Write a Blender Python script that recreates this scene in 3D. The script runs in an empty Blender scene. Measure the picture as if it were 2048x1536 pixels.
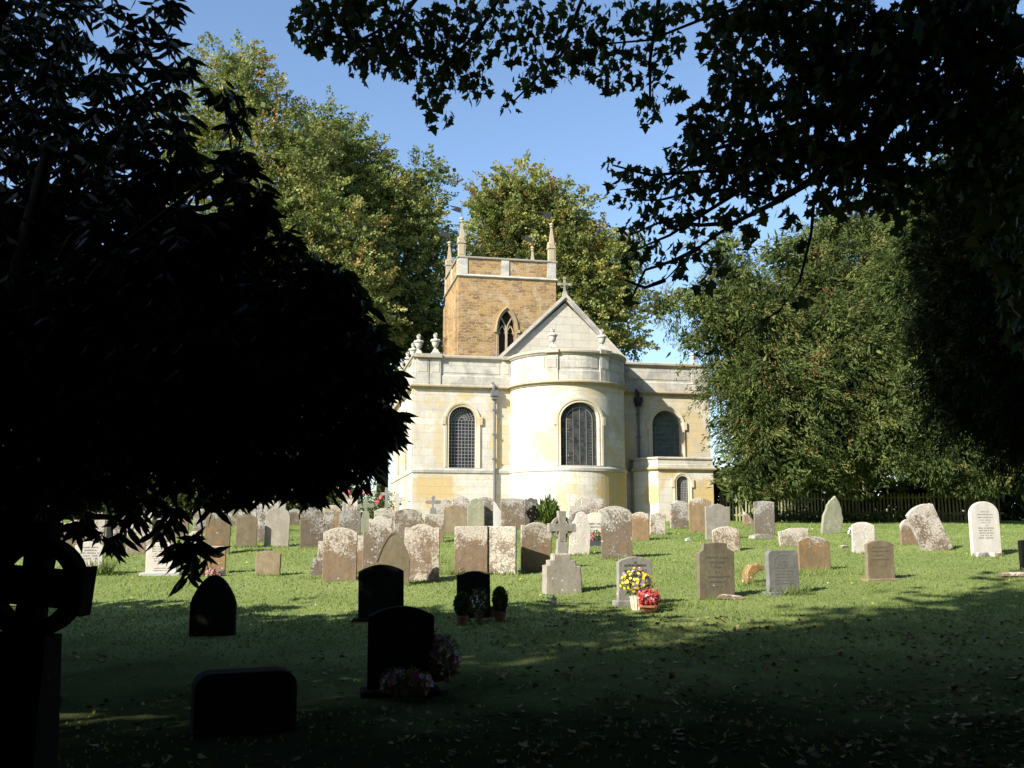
import bpy, math, random
import numpy as np
from mathutils import Vector, Matrix
from mathutils.geometry import tessellate_polygon
random.seed(7); RNG = np.random.default_rng(11)
sc = bpy.context.scene
C = bpy.data.collections.new("churchyard"); sc.collection.children.link(C)
PI = math.pi; R_ = math.radians
EYE = 1.6
F = 2000.0; TH = math.atan(302/2000); CT, ST = math.cos(TH), math.sin(TH)

# ------------------------------------------------------------------ view helpers
def ray(px, py):
    u = (px-1024)/F; v = (768-py)/F
    return Vector((u, CT-ST*v, ST+CT*v))
def at(px, py, Y):
    r = ray(px, py); t = Y/r.y
    return Vector((r.x*t, Y, EYE+r.z*t))
GY = np.array([-80, -10, 0, 6, 10, 14, 18, 22, 26, 30, 35, 40, 45, 55, 80, 150, 400.])
GZ = np.array([-1.6, -1.6, -1.6, -1.6, -1.55, -1.38, -1.1, -.75, -.35, -.05, .2, .4, .58, .85, 1.5, 3.0, 7.0])+EYE
_fy = np.linspace(-80, 400, 4801); _fz = np.interp(_fy, GY, GZ)
_k = np.exp(-np.linspace(-2, 2, 31)**2); _k /= _k.sum()
_fz = np.convolve(np.pad(_fz, 15, mode='edge'), _k, mode='valid')
def G(x, y):
    z = np.interp(y, _fy, _fz)
    return z + .02*np.sin(x*.9+1.3)*np.cos(y*.7) + .012*np.sin(x*2.3+y*1.9)
def on_ground(px, py):
    r = ray(px, py); y = 3.0
    while y < 60:
        t = y/r.y; z = EYE+r.z*t
        if z <= G(r.x*t, y): break
        y += .05
    t = y/r.y
    return Vector((r.x*t, y, float(G(r.x*t, y))))

# ------------------------------------------------------------------ objects
def link(o, parent=None):
    C.objects.link(o)
    if parent is not None: o.parent = parent
    return o
def tag(o, label=None, cat=None, group=None, kind=None):
    if label: o['label'] = label
    if cat: o['category'] = cat
    if group: o['group'] = group
    if kind: o['kind'] = kind
    return o
def thing(name, label, cat, loc=(0, 0, 0), rotz=0, group=None):
    o = bpy.data.objects.new(name, None); o.empty_display_size = .2
    link(o); o.location = loc; o.rotation_euler = (0, 0, rotz)
    return tag(o, label, cat, group)
class MB:
    def __init__(s): s.v = []; s.f = []
    def add(s, vs, fs):
        n = len(s.v); s.v += [tuple(v) for v in vs]; s.f += [tuple(i+n for i in f) for f in fs]; return s
    def box(s, x0, x1, y0, y1, z0, z1, top=1.0):
        cx, cy = (x0+x1)/2, (y0+y1)/2
        def q(x, y): return (cx+(x-cx)*top, cy+(y-cy)*top)
        a = [(x0, y0, z0), (x1, y0, z0), (x1, y1, z0), (x0, y1, z0)]
        b = [q(x0, y0)+(z1,), q(x1, y0)+(z1,), q(x1, y1)+(z1,), q(x0, y1)+(z1,)]
        return s.add(a+b, [(3, 2, 1, 0), (4, 5, 6, 7), (0, 1, 5, 4), (1, 2, 6, 5), (2, 3, 7, 6), (3, 0, 4, 7)])
    def bbox(s, x0, x1, y0, y1, z0, z1, b=.02):
        # box with chamfered vertical edges and top
        def ring(i, z):
            return [(x0+i+b, y0+i, z), (x1-i-b, y0+i, z), (x1-i, y0+i+b, z), (x1-i, y1-i-b, z), (x1-i-b, y1-i, z), (x0+i+b, y1-i, z), (x0+i, y1-i-b, z), (x0+i, y0+i+b, z)]
        vs = ring(0, z0)+ring(0, z1-b)+ring(b, z1)
        fs = []
        for k in range(2):
            for i in range(8): j = (i+1) % 8; fs.append((k*8+i, k*8+j, k*8+8+j, k*8+8+i))
        fs.append(tuple(range(16, 24))); fs.append(tuple(reversed(range(8))))
        return s.add(vs, fs)
    def lathe(s, prof, cx=0, cy=0, n=16, z=0):
        vs = []
        for r, h in prof:
            for i in range(n):
                a = 2*PI*i/n; vs.append((cx+r*math.cos(a), cy+r*math.sin(a), z+h))
        fs = []
        for k in range(len(prof)-1):
            for i in range(n): j = (i+1) % n; fs.append((k*n+i, k*n+j, k*n+n+j, k*n+n+i))
        fs.append(tuple(reversed(range(n)))); fs.append(tuple(range((len(prof)-1)*n, len(prof)*n)))
        return s.add(vs, fs)
    def tube(s, pts, rad, n=7):
        pts = [Vector(p) for p in pts]
        if not isinstance(rad, (list, tuple)): rad = [rad]*len(pts)
        vs = []
        for i, p in enumerate(pts):
            d = (pts[min(i+1, len(pts)-1)]-pts[max(i-1, 0)]).normalized()
            up = Vector((0, 0, 1)) if abs(d.z) < .9 else Vector((1, 0, 0))
            a = d.cross(up).normalized(); b = d.cross(a).normalized()
            for k in range(n):
                t = 2*PI*k/n; vs.append(p+(a*math.cos(t)+b*math.sin(t))*rad[i])
        fs = []
        for i in range(len(pts)-1):
            for k in range(n): j = (k+1) % n; fs.append((i*n+k, i*n+j, i*n+n+j, i*n+n+k))
        fs.append(tuple(range(n))); fs.append(tuple(reversed(range((len(pts)-1)*n, len(pts)*n))))
        return s.add(vs, fs)
    def slab(s, pts, t, b=.012, cx=0, cy=0, cz=0, jit=0.0, rnd=random):
        """outline pts (x,z) extruded to thickness t along y with a soft bevel"""
        P = []
        n = len(pts)
        for i in range(n):
            p, q = pts[i], pts[(i+1) % n]
            L = math.hypot(q[0]-p[0], q[1]-p[1]); m = max(1, int(L/.07)) if jit else 1
            for k in range(m):
                P.append((p[0]+(q[0]-p[0])*k/m+rnd.uniform(-jit, jit), p[1]+(q[1]-p[1])*k/m+rnd.uniform(-jit, jit)))
        n = len(P); ins = []
        area = sum(P[i][0]*P[(i+1) % n][1]-P[(i+1) % n][0]*P[i][1] for i in range(n))
        sg = 1 if area > 0 else -1
        for i in range(n):
            p0, p1, p2 = P[i-1], P[i], P[(i+1) % n]
            d1 = Vector((p1[0]-p0[0], p1[1]-p0[1])); d2 = Vector((p2[0]-p1[0], p2[1]-p1[1]))
            nn = Vector((-(d1.y), d1.x)).normalized()+Vector((-(d2.y), d2.x)).normalized() if d1.length > 1e-6 and d2.length > 1e-6 else Vector((0, 0))
            if nn.length > 1e-6: nn.normalize()
            ins.append((p1[0]+nn.x*b*sg, p1[1]+nn.y*b*sg))
        h = t/2
        vs = [(cx+x, cy-h, cz+z) for x, z in ins]+[(cx+x, cy-h+b, cz+z) for x, z in P]+[(cx+x, cy+h-b, cz+z) for x, z in P]+[(cx+x, cy+h, cz+z) for x, z in ins]
        fs = []
        for k in range(3):
            for i in range(n): j = (i+1) % n; fs.append((k*n+i, k*n+n+i, k*n+n+j, k*n+j))
        tri = tessellate_polygon([[Vector((x, z, 0)) for x, z in ins]])
        for tr in tri: fs.append(tuple(tr)); fs.append(tuple(i+3*n for i in reversed(tr)))
        return s.add(vs, fs)
    def build(s, name, mat, parent=None, smooth=False, loc=None, rot=None):
        me = bpy.data.meshes.new(name); me.from_pydata(s.v, [], s.f); me.validate()
        import bmesh
        bm = bmesh.new(); bm.from_mesh(me); bmesh.ops.recalc_face_normals(bm, faces=bm.faces); bm.to_mesh(me); bm.free()
        if mat: me.materials.append(mat)
        if smooth:
            for p in me.polygons: p.use_smooth = True
        o = bpy.data.objects.new(name, me); link(o, parent)
        if loc is not None: o.location = loc
        if rot is not None: o.rotation_euler = rot
        return o

# ------------------------------------------------------------------ materials
def nodes(name):
    m = bpy.data.materials.new(name); m.use_nodes = True
    nt = m.node_tree; nt.nodes.clear()
    out = nt.nodes.new('ShaderNodeOutputMaterial'); b = nt.nodes.new('ShaderNodeBsdfPrincipled')
    nt.links.new(b.outputs[0], out.inputs[0])
    return m, nt, b, out
def N(nt, t, **k):
    n = nt.nodes.new(t)
    for a, v in k.items():
        if a == 'ins':
            for i, x in v.items(): n.inputs[i].default_value = x
        else: setattr(n, a, v)
    return n
def rgb(c): return (c[0], c[1], c[2], 1)
def ramp(nt, src, stops, interp='LINEAR'):
    r = nt.nodes.new('ShaderNodeValToRGB'); r.color_ramp.interpolation = interp
    e = r.color_ramp.elements
    while len(e) > 1: e.remove(e[-1])
    e[0].position = stops[0][0]; e[0].color = rgb(stops[0][1]) if not isinstance(stops[0][1], (int, float)) else (stops[0][1],)*3+(1,)
    for p, c in stops[1:]:
        x = e.new(p); x.color = rgb(c) if not isinstance(c, (int, float)) else (c,)*3+(1,)
    nt.links.new(src, r.inputs[0]); return r.outputs[0]
def mix(nt, f, a, b, mode='MIX'):
    m = nt.nodes.new('ShaderNodeMix'); m.data_type = 'RGBA'; m.blend_type = mode
    for s, v in ((m.inputs[0], f), (m.inputs[6], a), (m.inputs[7], b)):
        if hasattr(v, 'is_linked'): nt.links.new(v, s)
        elif isinstance(v, (int, float)): s.default_value = v
        else: s.default_value = rgb(v)
    return m.outputs[2]
def mth(nt, op, a, b=None, c=None, clamp=False):
    m = nt.nodes.new('ShaderNodeMath'); m.operation = op; m.use_clamp = clamp
    for i, v in enumerate((a, b, c)):
        if v is None: continue
        if hasattr(v, 'is_linked'): nt.links.new(v, m.inputs[i])
        else: m.inputs[i].default_value = v
    return m.outputs[0]
def noise(nt, vec, scale, detail=5, rough=.55, dist=0):
    n = N(nt, 'ShaderNodeTexNoise', ins={'Scale': scale, 'Detail': detail, 'Roughness': rough, 'Distortion': dist})
    nt.links.new(vec, n.inputs['Vector']); return n.outputs[0]
def bump(nt, h, strength, dist, b):
    n = N(nt, 'ShaderNodeBump', ins={'Strength': strength, 'Distance': dist})
    nt.links.new(h, n.inputs['Height']); nt.links.new(n.outputs[0], b.inputs['Normal'])
def objvec(nt, rnd=True):
    tc = nt.nodes.new('ShaderNodeTexCoord')
    if not rnd: return tc, tc.outputs['Object']
    oi = nt.nodes.new('ShaderNodeObjectInfo')
    m = N(nt, 'ShaderNodeVectorMath', operation='MULTIPLY_ADD')
    cb = nt.nodes.new('ShaderNodeCombineXYZ')
    nt.links.new(oi.outputs['Random'], cb.inputs[0]); nt.links.new(oi.outputs['Random'], cb.inputs[2])
    nt.links.new(cb.outputs[0], m.inputs[0]); m.inputs[1].default_value = (97, 0, 61); nt.links.new(tc.outputs['Object'], m.inputs[2])
    return tc, m.outputs[0]
def plain(name, col, rough=.6, metal=0, var=.25, scale=8, spec=.3):
    m, nt, b, o = nodes(name); tc, v = objvec(nt)
    n = noise(nt, v, scale)
    c = mix(nt, n, [x*(1-var) for x in col], [min(1, x*(1+var)) for x in col])
    nt.links.new(c, b.inputs['Base Color']); b.inputs['Roughness'].default_value = rough; b.inputs['Metallic'].default_value = metal
    b.inputs['Specular IOR Level'].default_value = spec
    bump(nt, noise(nt, v, scale*4), .2, .01, b)
    return m
def stone(name, A, B, lich=(.52, .50, .45), amt=.5, top=.5, spot=.5, orange=.0, dark=.3, fine=1.0):
    """weathered headstone: two rock tones, streaks, pale crusts that gather near the top, round lichen spots"""
    m, nt, b, o = nodes(name); tc, v = objvec(nt)
    sep = nt.nodes.new('ShaderNodeSeparateXYZ'); nt.links.new(tc.outputs['Generated'], sep.inputs[0])
    mp = N(nt, 'ShaderNodeMapping'); mp.inputs['Scale'].default_value = (1, 1, .35); nt.links.new(v, mp.inputs[0])
    n1 = noise(nt, mp.outputs[0], 3.2, 6, .6, .6)
    n2 = noise(nt, v, 17, 6, .72, .3)
    n3 = noise(nt, v, 48*fine, 4, .75)
    c = mix(nt, ramp(nt, n1, [(.35, 0.0), (.62, 1.0)]), A, B)
    oi = nt.nodes.new('ShaderNodeObjectInfo')
    c = mix(nt, ramp(nt, noise(nt, v, 7, 6, .7, .8), [(.42, 0.0), (.68, min(1, dark*1.6))]), c, [x*.45 for x in A])
    if orange > 0:
        c = mix(nt, mth(nt, 'MULTIPLY', ramp(nt, noise(nt, v, 4.5, 5, .6, 1.0), [(.53, 0.0), (.62, 1.0)]), orange), c, (.42, .20, .05))
    mz = N(nt, 'ShaderNodeMapping'); mz.inputs['Scale'].default_value = (9, 3, .7); nt.links.new(v, mz.inputs[0])
    c = mix(nt, mth(nt, 'MULTIPLY', ramp(nt, noise(nt, mz.outputs[0], 1.0, 5, .65), [(.48, 0.0), (.7, 1.0)]), .2+dark*.7), c, [x*.5 for x in A])
    # crust
    zt = mth(nt, 'MULTIPLY', mth(nt, 'POWER', sep.outputs[2], 3.0), top*.30)
    h = mth(nt, 'ADD', mth(nt, 'MULTIPLY', n2, .55), mth(nt, 'MULTIPLY', n3, .45))
    h = mth(nt, 'ADD', h, zt)
    h = mth(nt, 'ADD', h, mth(nt, 'MULTIPLY', mth(nt, 'SUBTRACT', noise(nt, v, 2.6, 3), .5), .55))
    lo = .72-amt*.3
    h = mth(nt, 'ADD', h, mth(nt, 'MULTIPLY', mth(nt, 'SUBTRACT', oi.outputs['Random'], .55), .12))
    lm = ramp(nt, h, [(lo+.012, 0.0), (lo+.07, 1.0)])
    lc = mix(nt, ramp(nt, noise(nt, v, 34, 4, .7), [(.38, 0.0), (.6, 1.0)]), [x*.55 for x in lich], [min(.85, x*1.15) for x in lich])
    c = mix(nt, mth(nt, 'MULTIPLY', lm, .78), c, lc)
    oi = nt.nodes.new('ShaderNodeObjectInfo')
    c = mix(nt, 1.0, c, ramp(nt, oi.outputs['Random'], [(0, (.72, .74, .76)), (.5, (1.0, .97, .92)), (1, (1.2, 1.1, 1.0))]), 'MULTIPLY')
    # spots
    vo = N(nt, 'ShaderNodeTexVoronoi', ins={'Scale': 17*fine, 'Randomness': 1.0}); nt.links.new(v, vo.inputs['Vector'])
    vs = nt.nodes.new('ShaderNodeSeparateColor'); nt.links.new(vo.outputs['Color'], vs.inputs[0])
    rad = mth(nt, 'MULTIPLY', mth(nt, 'GREATER_THAN', mth(nt, 'ADD', vs.outputs[0], mth(nt, 'MULTIPLY', mth(nt, 'SUBTRACT', noise(nt, v, 3.5, 3), .55), 1.8)), 1-spot*.7), mth(nt, 'MULTIPLY', vs.outputs[1], .36))
    sm = mth(nt, 'LESS_THAN', vo.outputs['Distance'], rad)
    c = mix(nt, mth(nt, 'MULTIPLY', sm, .85), c, [min(.8, x*1.15) for x in lich])
    nt.links.new(c, b.inputs['Base Color']); b.inputs['Roughness'].default_value = .9; b.inputs['Specular IOR Level'].default_value = .2
    hh = mth(nt, 'ADD', mth(nt, 'MULTIPLY', n2, .6), mth(nt, 'ADD', mth(nt, 'MULTIPLY', n3, .4), mth(nt, 'MULTIPLY', lm, .25)))
    if A[0] < .03: b.inputs['Specular IOR Level'].default_value = .03
    bump(nt, hh, .65, .02, b)
    return m
M = {}
M['lb'] = stone('lichened grey brown stone', (.235, .205, .16), (.20, .16, .12), amt=.74, top=.5, spot=.55)
M['br'] = stone('rusty brown stone', (.225, .160, .105), (.19, .155, .115), amt=.38, top=1.1, spot=.35, orange=.15)
M['bw'] = stone('brown stone with white crust', (.205, .15, .105), (.195, .16, .12), amt=.66, top=.6, spot=.6, orange=.15)
M['gd'] = stone('golden sandstone', (.265, .200, .125), (.215, .160, .095), amt=.2, top=.9, spot=.12, orange=.4)
M['gt'] = stone('tan sandstone', (.27, .225, .15), (.21, .165, .105), amt=.02, top=.1, spot=.05, dark=.35)
M['gy'] = stone('grey limestone', (.33, .32, .29), (.26, .245, .21), amt=.28, top=.2, spot=.22)
M['ml'] = stone('mottled crusted stone', (.20, .15, .11), (.17, .14, .11), amt=.82, top=.35, spot=.7, lich=(.54, .52, .48))
M['wh'] = stone('white limestone', (.60, .585, .55), (.52, .50, .46), amt=.1, top=.0, spot=.02, dark=.08, lich=(.5, .48, .44))
M['pg'] = stone('pale grey crusted limestone', (.50, .49, .46), (.40, .39, .37), amt=.6, top=.2, spot=.4, dark=.15, lich=(.62, .61, .58))
M['gn'] = stone('greenish limestone', (.29, .30, .215), (.235, .25, .18), amt=.35, top=.2, spot=.2, lich=(.55, .56, .44))
M['dg'] = stone('dark grey slate', (.20, .21, .21), (.15, .155, .16), amt=.02, top=.1, spot=.05, dark=.2)
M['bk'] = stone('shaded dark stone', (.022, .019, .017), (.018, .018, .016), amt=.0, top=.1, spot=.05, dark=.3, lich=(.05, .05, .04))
M['ms'] = stone('mossy broken stone', (.24, .17, .07), (.17, .13, .06), amt=.4, top=.3, spot=.5, orange=.4)
M['ink'] = plain('dark lettering', (.09, .085, .075), .9)
M['inkg'] = plain('grey lettering', (.14, .13, .12), .9)
M['lead'] = plain('lead bars', (.30, .30, .29), .6)
M['iron'] = plain('dark iron', (.03, .03, .032), .55)
M['pipe'] = plain('grey painted drainpipe', (.13, .13, .13), .6)
M['terr'] = plain('terracotta', (.42, .17, .09), .8)
M['terrd'] = plain('old terracotta', (.17, .07, .045), .8)
M['bark'] = plain('bark', (.06, .048, .035), .95, var=.5, scale=10)
M['barkg'] = plain('grey bark', (.13, .115, .09), .95, var=.4, scale=10)
M['fence'] = plain('weathered pale fence wood', (.22, .22, .11), .9, var=.45, scale=3)
M['plast'] = plain('blue grey planter', (.05, .055, .07), .6)
M['cream'] = plain('cream wicker', (.62, .56, .42), .8)
M['copper'] = plain('copper glazed pot', (.35, .16, .07), .35, spec=.6)

def wall_mat(name, A, A2, ochre, grey, och_amt, grey_amt, bw, bh, joint, jstr=.35, lich=.3, wob=0.0, spots=()):
    m, nt, b, o = nodes(name); tc = nt.nodes.new('ShaderNodeTexCoord'); v = tc.outputs['Object']
    sep = nt.nodes.new('ShaderNodeSeparateXYZ'); nt.links.new(v, sep.inputs[0])
    cb = nt.nodes.new('ShaderNodeCombineXYZ'); nt.links.new(mth(nt, 'ADD', sep.outputs[0], sep.outputs[1]), cb.inputs[0]); nt.links.new(sep.outputs[2], cb.inputs[1])
    vec = cb.outputs[0]
    if wob:
        nz = N(nt, 'ShaderNodeTexNoise', ins={'Scale': 2.2, 'Detail': 3.0}); nt.links.new(v, nz.inputs['Vector'])
        ma = N(nt, 'ShaderNodeVectorMath', operation='MULTIPLY_ADD'); nt.links.new(nz.outputs['Color'], ma.inputs[0]); ma.inputs[1].default_value = (wob, wob, 0); nt.links.new(vec, ma.inputs[2]); vec = ma.outputs[0]
    br = N(nt, 'ShaderNodeTexBrick', ins={'Scale': 1.0, 'Mortar Size': .012 if not wob else .016, 'Mortar Smooth': .4, 'Brick Width': bw, 'Row Height': bh, 'Color1': (0, 0, 0, 1), 'Color2': (1, 1, 1, 1), 'Mortar': (.5, .5, .5, 1), 'Bias': 0.0})
    nt.links.new(vec, br.inputs['Vector'])
    bs = nt.nodes.new('ShaderNodeSeparateColor'); nt.links.new(br.outputs[0], bs.inputs[0])
    c = mix(nt, bs.outputs[0], A, A2)
    big = noise(nt, v, .55, 6, .6, .8)
    med = noise(nt, v, 2.3, 6, .65, .5)
    mo = ramp(nt, mth(nt, 'ADD', mth(nt, 'MULTIPLY', big, .65), mth(nt, 'MULTIPLY', med, .35)), [(.60-och_amt*.22, 0.0), (.66-och_amt*.14, 1.0)])
    spm = mo
    for (sx, sy, sz, rx, rz, k) in spots:   # stains with a place of their own: x, y, z, radius across, radius up
        mp = N(nt, 'ShaderNodeMapping', vector_type='TEXTURE'); mp.inputs['Location'].default_value = (sx, sy, sz); mp.inputs['Scale'].default_value = (rx, 1.2, rz); nt.links.new(v, mp.inputs[0])
        ln = N(nt, 'ShaderNodeVectorMath', operation='LENGTH'); nt.links.new(mp.outputs[0], ln.inputs[0])
        q = mth(nt, 'ADD', ln.outputs['Value'], mth(nt, 'MULTIPLY', mth(nt, 'SUBTRACT', med, .5), 1.6))
        q = ramp(nt, q, [(.75, 1.0), (1.0, 0.0)])
        spm = mth(nt, 'MAXIMUM', spm, q) if k > 0 else mth(nt, 'MULTIPLY', spm, mth(nt, 'SUBTRACT', 1.0, q))
    c = mix(nt, mth(nt, 'MULTIPLY', spm, .88), c, ochre)
    gm = ramp(nt, noise(nt, v, 1.1, 8, .72, .4), [(.62-grey_amt*.25, 0.0), (.74-grey_amt*.2, 1.0)])
    c = mix(nt, mth(nt, 'MULTIPLY', gm, .75), c, grey)
    fine = noise(nt, v, 16, 6, .75)
    mpz = N(nt, 'ShaderNodeMapping'); mpz.inputs['Scale'].default_value = (5, 5, .5); nt.links.new(v, mpz.inputs[0])
    streak = ramp(nt, noise(nt, mpz.outputs[0], 1.0, 5, .7), [(.52, 0.0), (.75, 1.0)])
    c = mix(nt, mth(nt, 'MULTIPLY', streak, .22), c, [x*.55 for x in grey])
    c = mix(nt, mth(nt, 'MULTIPLY', ramp(nt, fine, [(.56, 0.0), (.64, 1.0)]), lich), c, (.66, .65, .60))
    c = mix(nt, mth(nt, 'MULTIPLY', ramp(nt, fine, [(.36, 1.0), (.44, 0.0)]), .3), c, [x*.5 for x in A])
    c = mix(nt, mth(nt, 'MULTIPLY', br.outputs['Fac'], jstr), c, joint)
    nt.links.new(c, b.inputs['Base Color']); b.inputs['Roughness'].default_value = .92; b.inputs['Specular IOR Level'].default_value = .15
    hh = mth(nt, 'SUBTRACT', mth(nt, 'MULTIPLY', fine, .5), mth(nt, 'MULTIPLY', br.outputs['Fac'], .9 if wob else .3))
    if wob: hh = mth(nt, 'ADD', hh, mth(nt, 'ADD', mth(nt, 'MULTIPLY', bs.outputs[0], .5), mth(nt, 'MULTIPLY', med, .6)))
    bump(nt, hh, .6, .03 if not wob else .06, b)
    return m
CREAM = (.55, .51, .43); CREAM2 = (.63, .59, .51); OCH = (.55, .39, .16); GREY = (.42, .41, .38)
M['wall'] = wall_mat('cream ashlar', CREAM, CREAM2, (.57, .44, .22), GREY, .55, .6, .95, .34, (.40, .34, .24), jstr=.4, spots=[
    (3.9, 0, 3.6, .55, 1.3, 1), (1.2, 0, 3.3, .35, 1.6, 1), (2.35, 0, 5.85, .45, .3, 1), (12.9, 0, 4.2, 1.0, 1.7, 1), (9.6, 0, 3.6, .6, 1.9, 1), (7.6, -2.6, 5.9, .8, .35, 1), (5.6, -2.2, 3.5, 1.0, .9, 1), (2.0, 0, 4.6, 1.1, .4, -1)])
M['plinth'] = wall_mat('ochre stained ashlar', CREAM, CREAM2, OCH, GREY, .55, .4, .95, .34, (.40, .34, .22), jstr=.4, spots=[
    (.95, 0, 1.55, 1.05, .85, 1), (8.6, -2, 1.5, 1.3, 1.2, 1), (5.0, -2, 1.2, 1.2, .8, -1), (2.9, 0, 1.3, 1.0, .7, -1), (12.9, -1, 1.2, 1.3, 1.1, 1), (10.6, -1, 1.4, .35, .6, 1)])
M['para'] = wall_mat('grey lichened parapet stone', (.50, .47, .40), (.56, .52, .44), (.50, .42, .27), (.28, .27, .24), .15, .7, 1.2, .42, (.28, .26, .22), lich=.35)
M['cope'] = wall_mat('dark weathered coping', (.42, .38, .30), (.36, .32, .25), (.40, .28, .13), (.27, .26, .24), .35, .5, 1.5, .6, (.2, .19, .17), lich=.25)
M['gable'] = wall_mat('pale gable ashlar', (.58, .54, .44), (.52, .48, .38), (.50, .38, .20), (.42, .41, .37), .1, .35, .8, .36, (.36, .31, .22), jstr=.6, lich=.4)
M['iron_st'] = wall_mat('brown ironstone', (.40, .25, .105), (.19, .115, .05), (.42, .25, .08), (.46, .40, .30), .45, .35, .50, .20, (.52, .42, .27), jstr=.6, lich=.65, wob=.42)
M['trim'] = wall_mat('golden dressed stone', (.58, .51, .38), (.62, .55, .43), (.50, .36, .17), (.48, .43, .33), .3, .2, 3, 3, (.4, .3, .2), jstr=.0, lich=.2)
M['roof'] = plain('stone slate roof', (.2, .19, .17), .9)
def glass_mat(name, col, tint2):
    m, nt, b, o = nodes(name); tc, v = objvec(nt, False)
    n = noise(nt, v, 3, 5, .7); sp = nt.nodes.new('ShaderNodeSeparateXYZ'); nt.links.new(v, sp.inputs[0]); cb = nt.nodes.new('ShaderNodeCombineXYZ'); nt.links.new(mth(nt, 'ADD', sp.outputs[0], sp.outputs[1]), cb.inputs[0]); nt.links.new(sp.outputs[2], cb.inputs[1])
    br = N(nt, 'ShaderNodeTexBrick', offset=0.0, ins={'Scale': 1.0, 'Mortar Size': .0, 'Brick Width': .151, 'Row Height': .13, 'Color1': (0, 0, 0, 1), 'Color2': (1, 1, 1, 1)}); nt.links.new(cb.outputs[0], br.inputs['Vector'])
    bs = nt.nodes.new('ShaderNodeSeparateColor'); nt.links.new(br.outputs[0], bs.inputs[0])
    c = mix(nt, mth(nt, 'MULTIPLY', mth(nt, 'ADD', bs.outputs[0], ramp(nt, n, [(.42, 0.0), (.62, 1.0)])), .5), col, tint2)
    nt.links.new(c, b.inputs['Base Color']); b.inputs['Roughness'].default_value = .22; b.inputs['Specular IOR Level'].default_value = .5
    bump(nt, mth(nt, 'ADD', noise(nt, v, 9, 3), mth(nt, 'MULTIPLY', bs.outputs[0], .6)), .5, .03, b); return m
M['corn'] = wall_mat('weathered cornice stone', (.42, .35, .23), (.36, .29, .18), (.42, .28, .11), (.26, .24, .2), .3, .5, 2, 2, (.2, .18, .14), jstr=.0, lich=.35)
M['glass'] = glass_mat('dark leaded glass', (.014, .016, .022), (.055, .06, .07))
M['glassg'] = glass_mat('dark stained glass', (.015, .018, .018), (.075, .07, .06))
M['glassb'] = glass_mat('glass with painted greenish reflection', (.05, .085, .085), (.12, .16, .155))  # the greenish blue reflection is put into the glass colour
M['void'] = plain('dark louvre opening', (.035, .025, .018), .9)

def leaf_mat(name, stops, trans=.3, rough=.5, spec=.35, nscale=.35, namt=.35):
    m, nt, b, o = nodes(name)
    at_ = N(nt, 'ShaderNodeAttribute', attribute_name='tint')
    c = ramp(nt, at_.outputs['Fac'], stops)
    tc = nt.nodes.new('ShaderNodeTexCoord')
    n = noise(nt, tc.outputs['Object'], nscale, 3)
    c = mix(nt, mth(nt, 'MULTIPLY', ramp(nt, n, [(.4, 1.0), (.62, 0.0)]), namt), c, [stops[0][1][i]*.55 for i in range(3)])
    nt.links.new(c, b.inputs['Base Color']); b.inputs['Roughness'].default_value = rough; b.inputs['Specular IOR Level'].default_value = spec
    tr = nt.nodes.new('ShaderNodeBsdfTranslucent'); nt.links.new(mix(nt, .35, c, (.16, .2, .02)), tr.inputs[0])
    ms = nt.nodes.new('ShaderNodeMixShader'); ms.inputs[0].default_value = trans
    nt.links.new(b.outputs[0], ms.inputs[1]); nt.links.new(tr.outputs[0], ms.inputs[2]); nt.links.new(ms.outputs[0], o.inputs[0])
    return m
M['lime'] = leaf_mat('lime tree leaves', [(0, (.06, .10, .034)), (.35, (.19, .24, .07)), (.7, (.38, .40, .12)), (.9, (.50, .42, .12)), (1, (.42, .22, .08))], trans=.35, nscale=.25, namt=.5, spec=.15)
M['yew'] = leaf_mat('yew foliage', [(0, (.028, .048, .014)), (.45, (.10, .135, .038)), (.8, (.20, .235, .068)), (.95, (.25, .19, .065)), (1, (.22, .11, .05))], trans=.2, rough=.7, spec=.1, nscale=.45, namt=.5)
M['dyew'] = leaf_mat('shaded dark evergreen foliage', [(0, (.006, .010, .004)), (.6, (.016, .024, .008)), (1, (.04, .055, .014))], trans=.1, spec=.08, rough=.7)  # green darkened to stand in for the shade over the near yew
M['syc'] = leaf_mat('sycamore leaves', [(0, (.014, .026, .008)), (.6, (.045, .08, .018)), (.92, (.09, .11, .02)), (1, (.25, .15, .03))], trans=.3, rough=.6, spec=.15)
M['rho'] = leaf_mat('glossy evergreen leaves', [(0, (.010, .020, .007)), (.6, (.028, .052, .016)), (1, (.12, .15, .045))], trans=.2, rough=.4, spec=.3)
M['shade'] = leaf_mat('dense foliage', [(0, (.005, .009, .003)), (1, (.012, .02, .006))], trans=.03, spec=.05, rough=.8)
M['bush'] = leaf_mat('fresh bush leaves', [(0, (.05, .10, .02)), (.6, (.12, .19, .035)), (1, (.26, .30, .06))], trans=.3, nscale=3)
M['rose'] = leaf_mat('rose leaves', [(0, (.05, .085, .02)), (1, (.15, .20, .05))], trans=.3, nscale=3)
M['grassb'] = leaf_mat('grass blades', [(0, (.135, .19, .055)), (.6, (.21, .27, .08)), (.93, (.28, .33, .12)), (1, (.40, .36, .15))], trans=.3, nscale=.6, namt=.2, spec=.02, rough=.9)
M['litter'] = leaf_mat('fallen leaves', [(0, (.06, .045, .022)), (.5, (.16, .12, .055)), (1, (.34, .28, .15))], trans=.05, nscale=3, spec=.03, rough=.9)
M['petal'] = leaf_mat('yellow petals in the grass', [(0, (.55, .45, .04)), (.7, (.60, .50, .08)), (1, (.6, .55, .35))], trans=.1, nscale=3, namt=0)
def flower_mat(name, stops): return leaf_mat(name, stops, trans=.15, nscale=5, namt=0)
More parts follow.
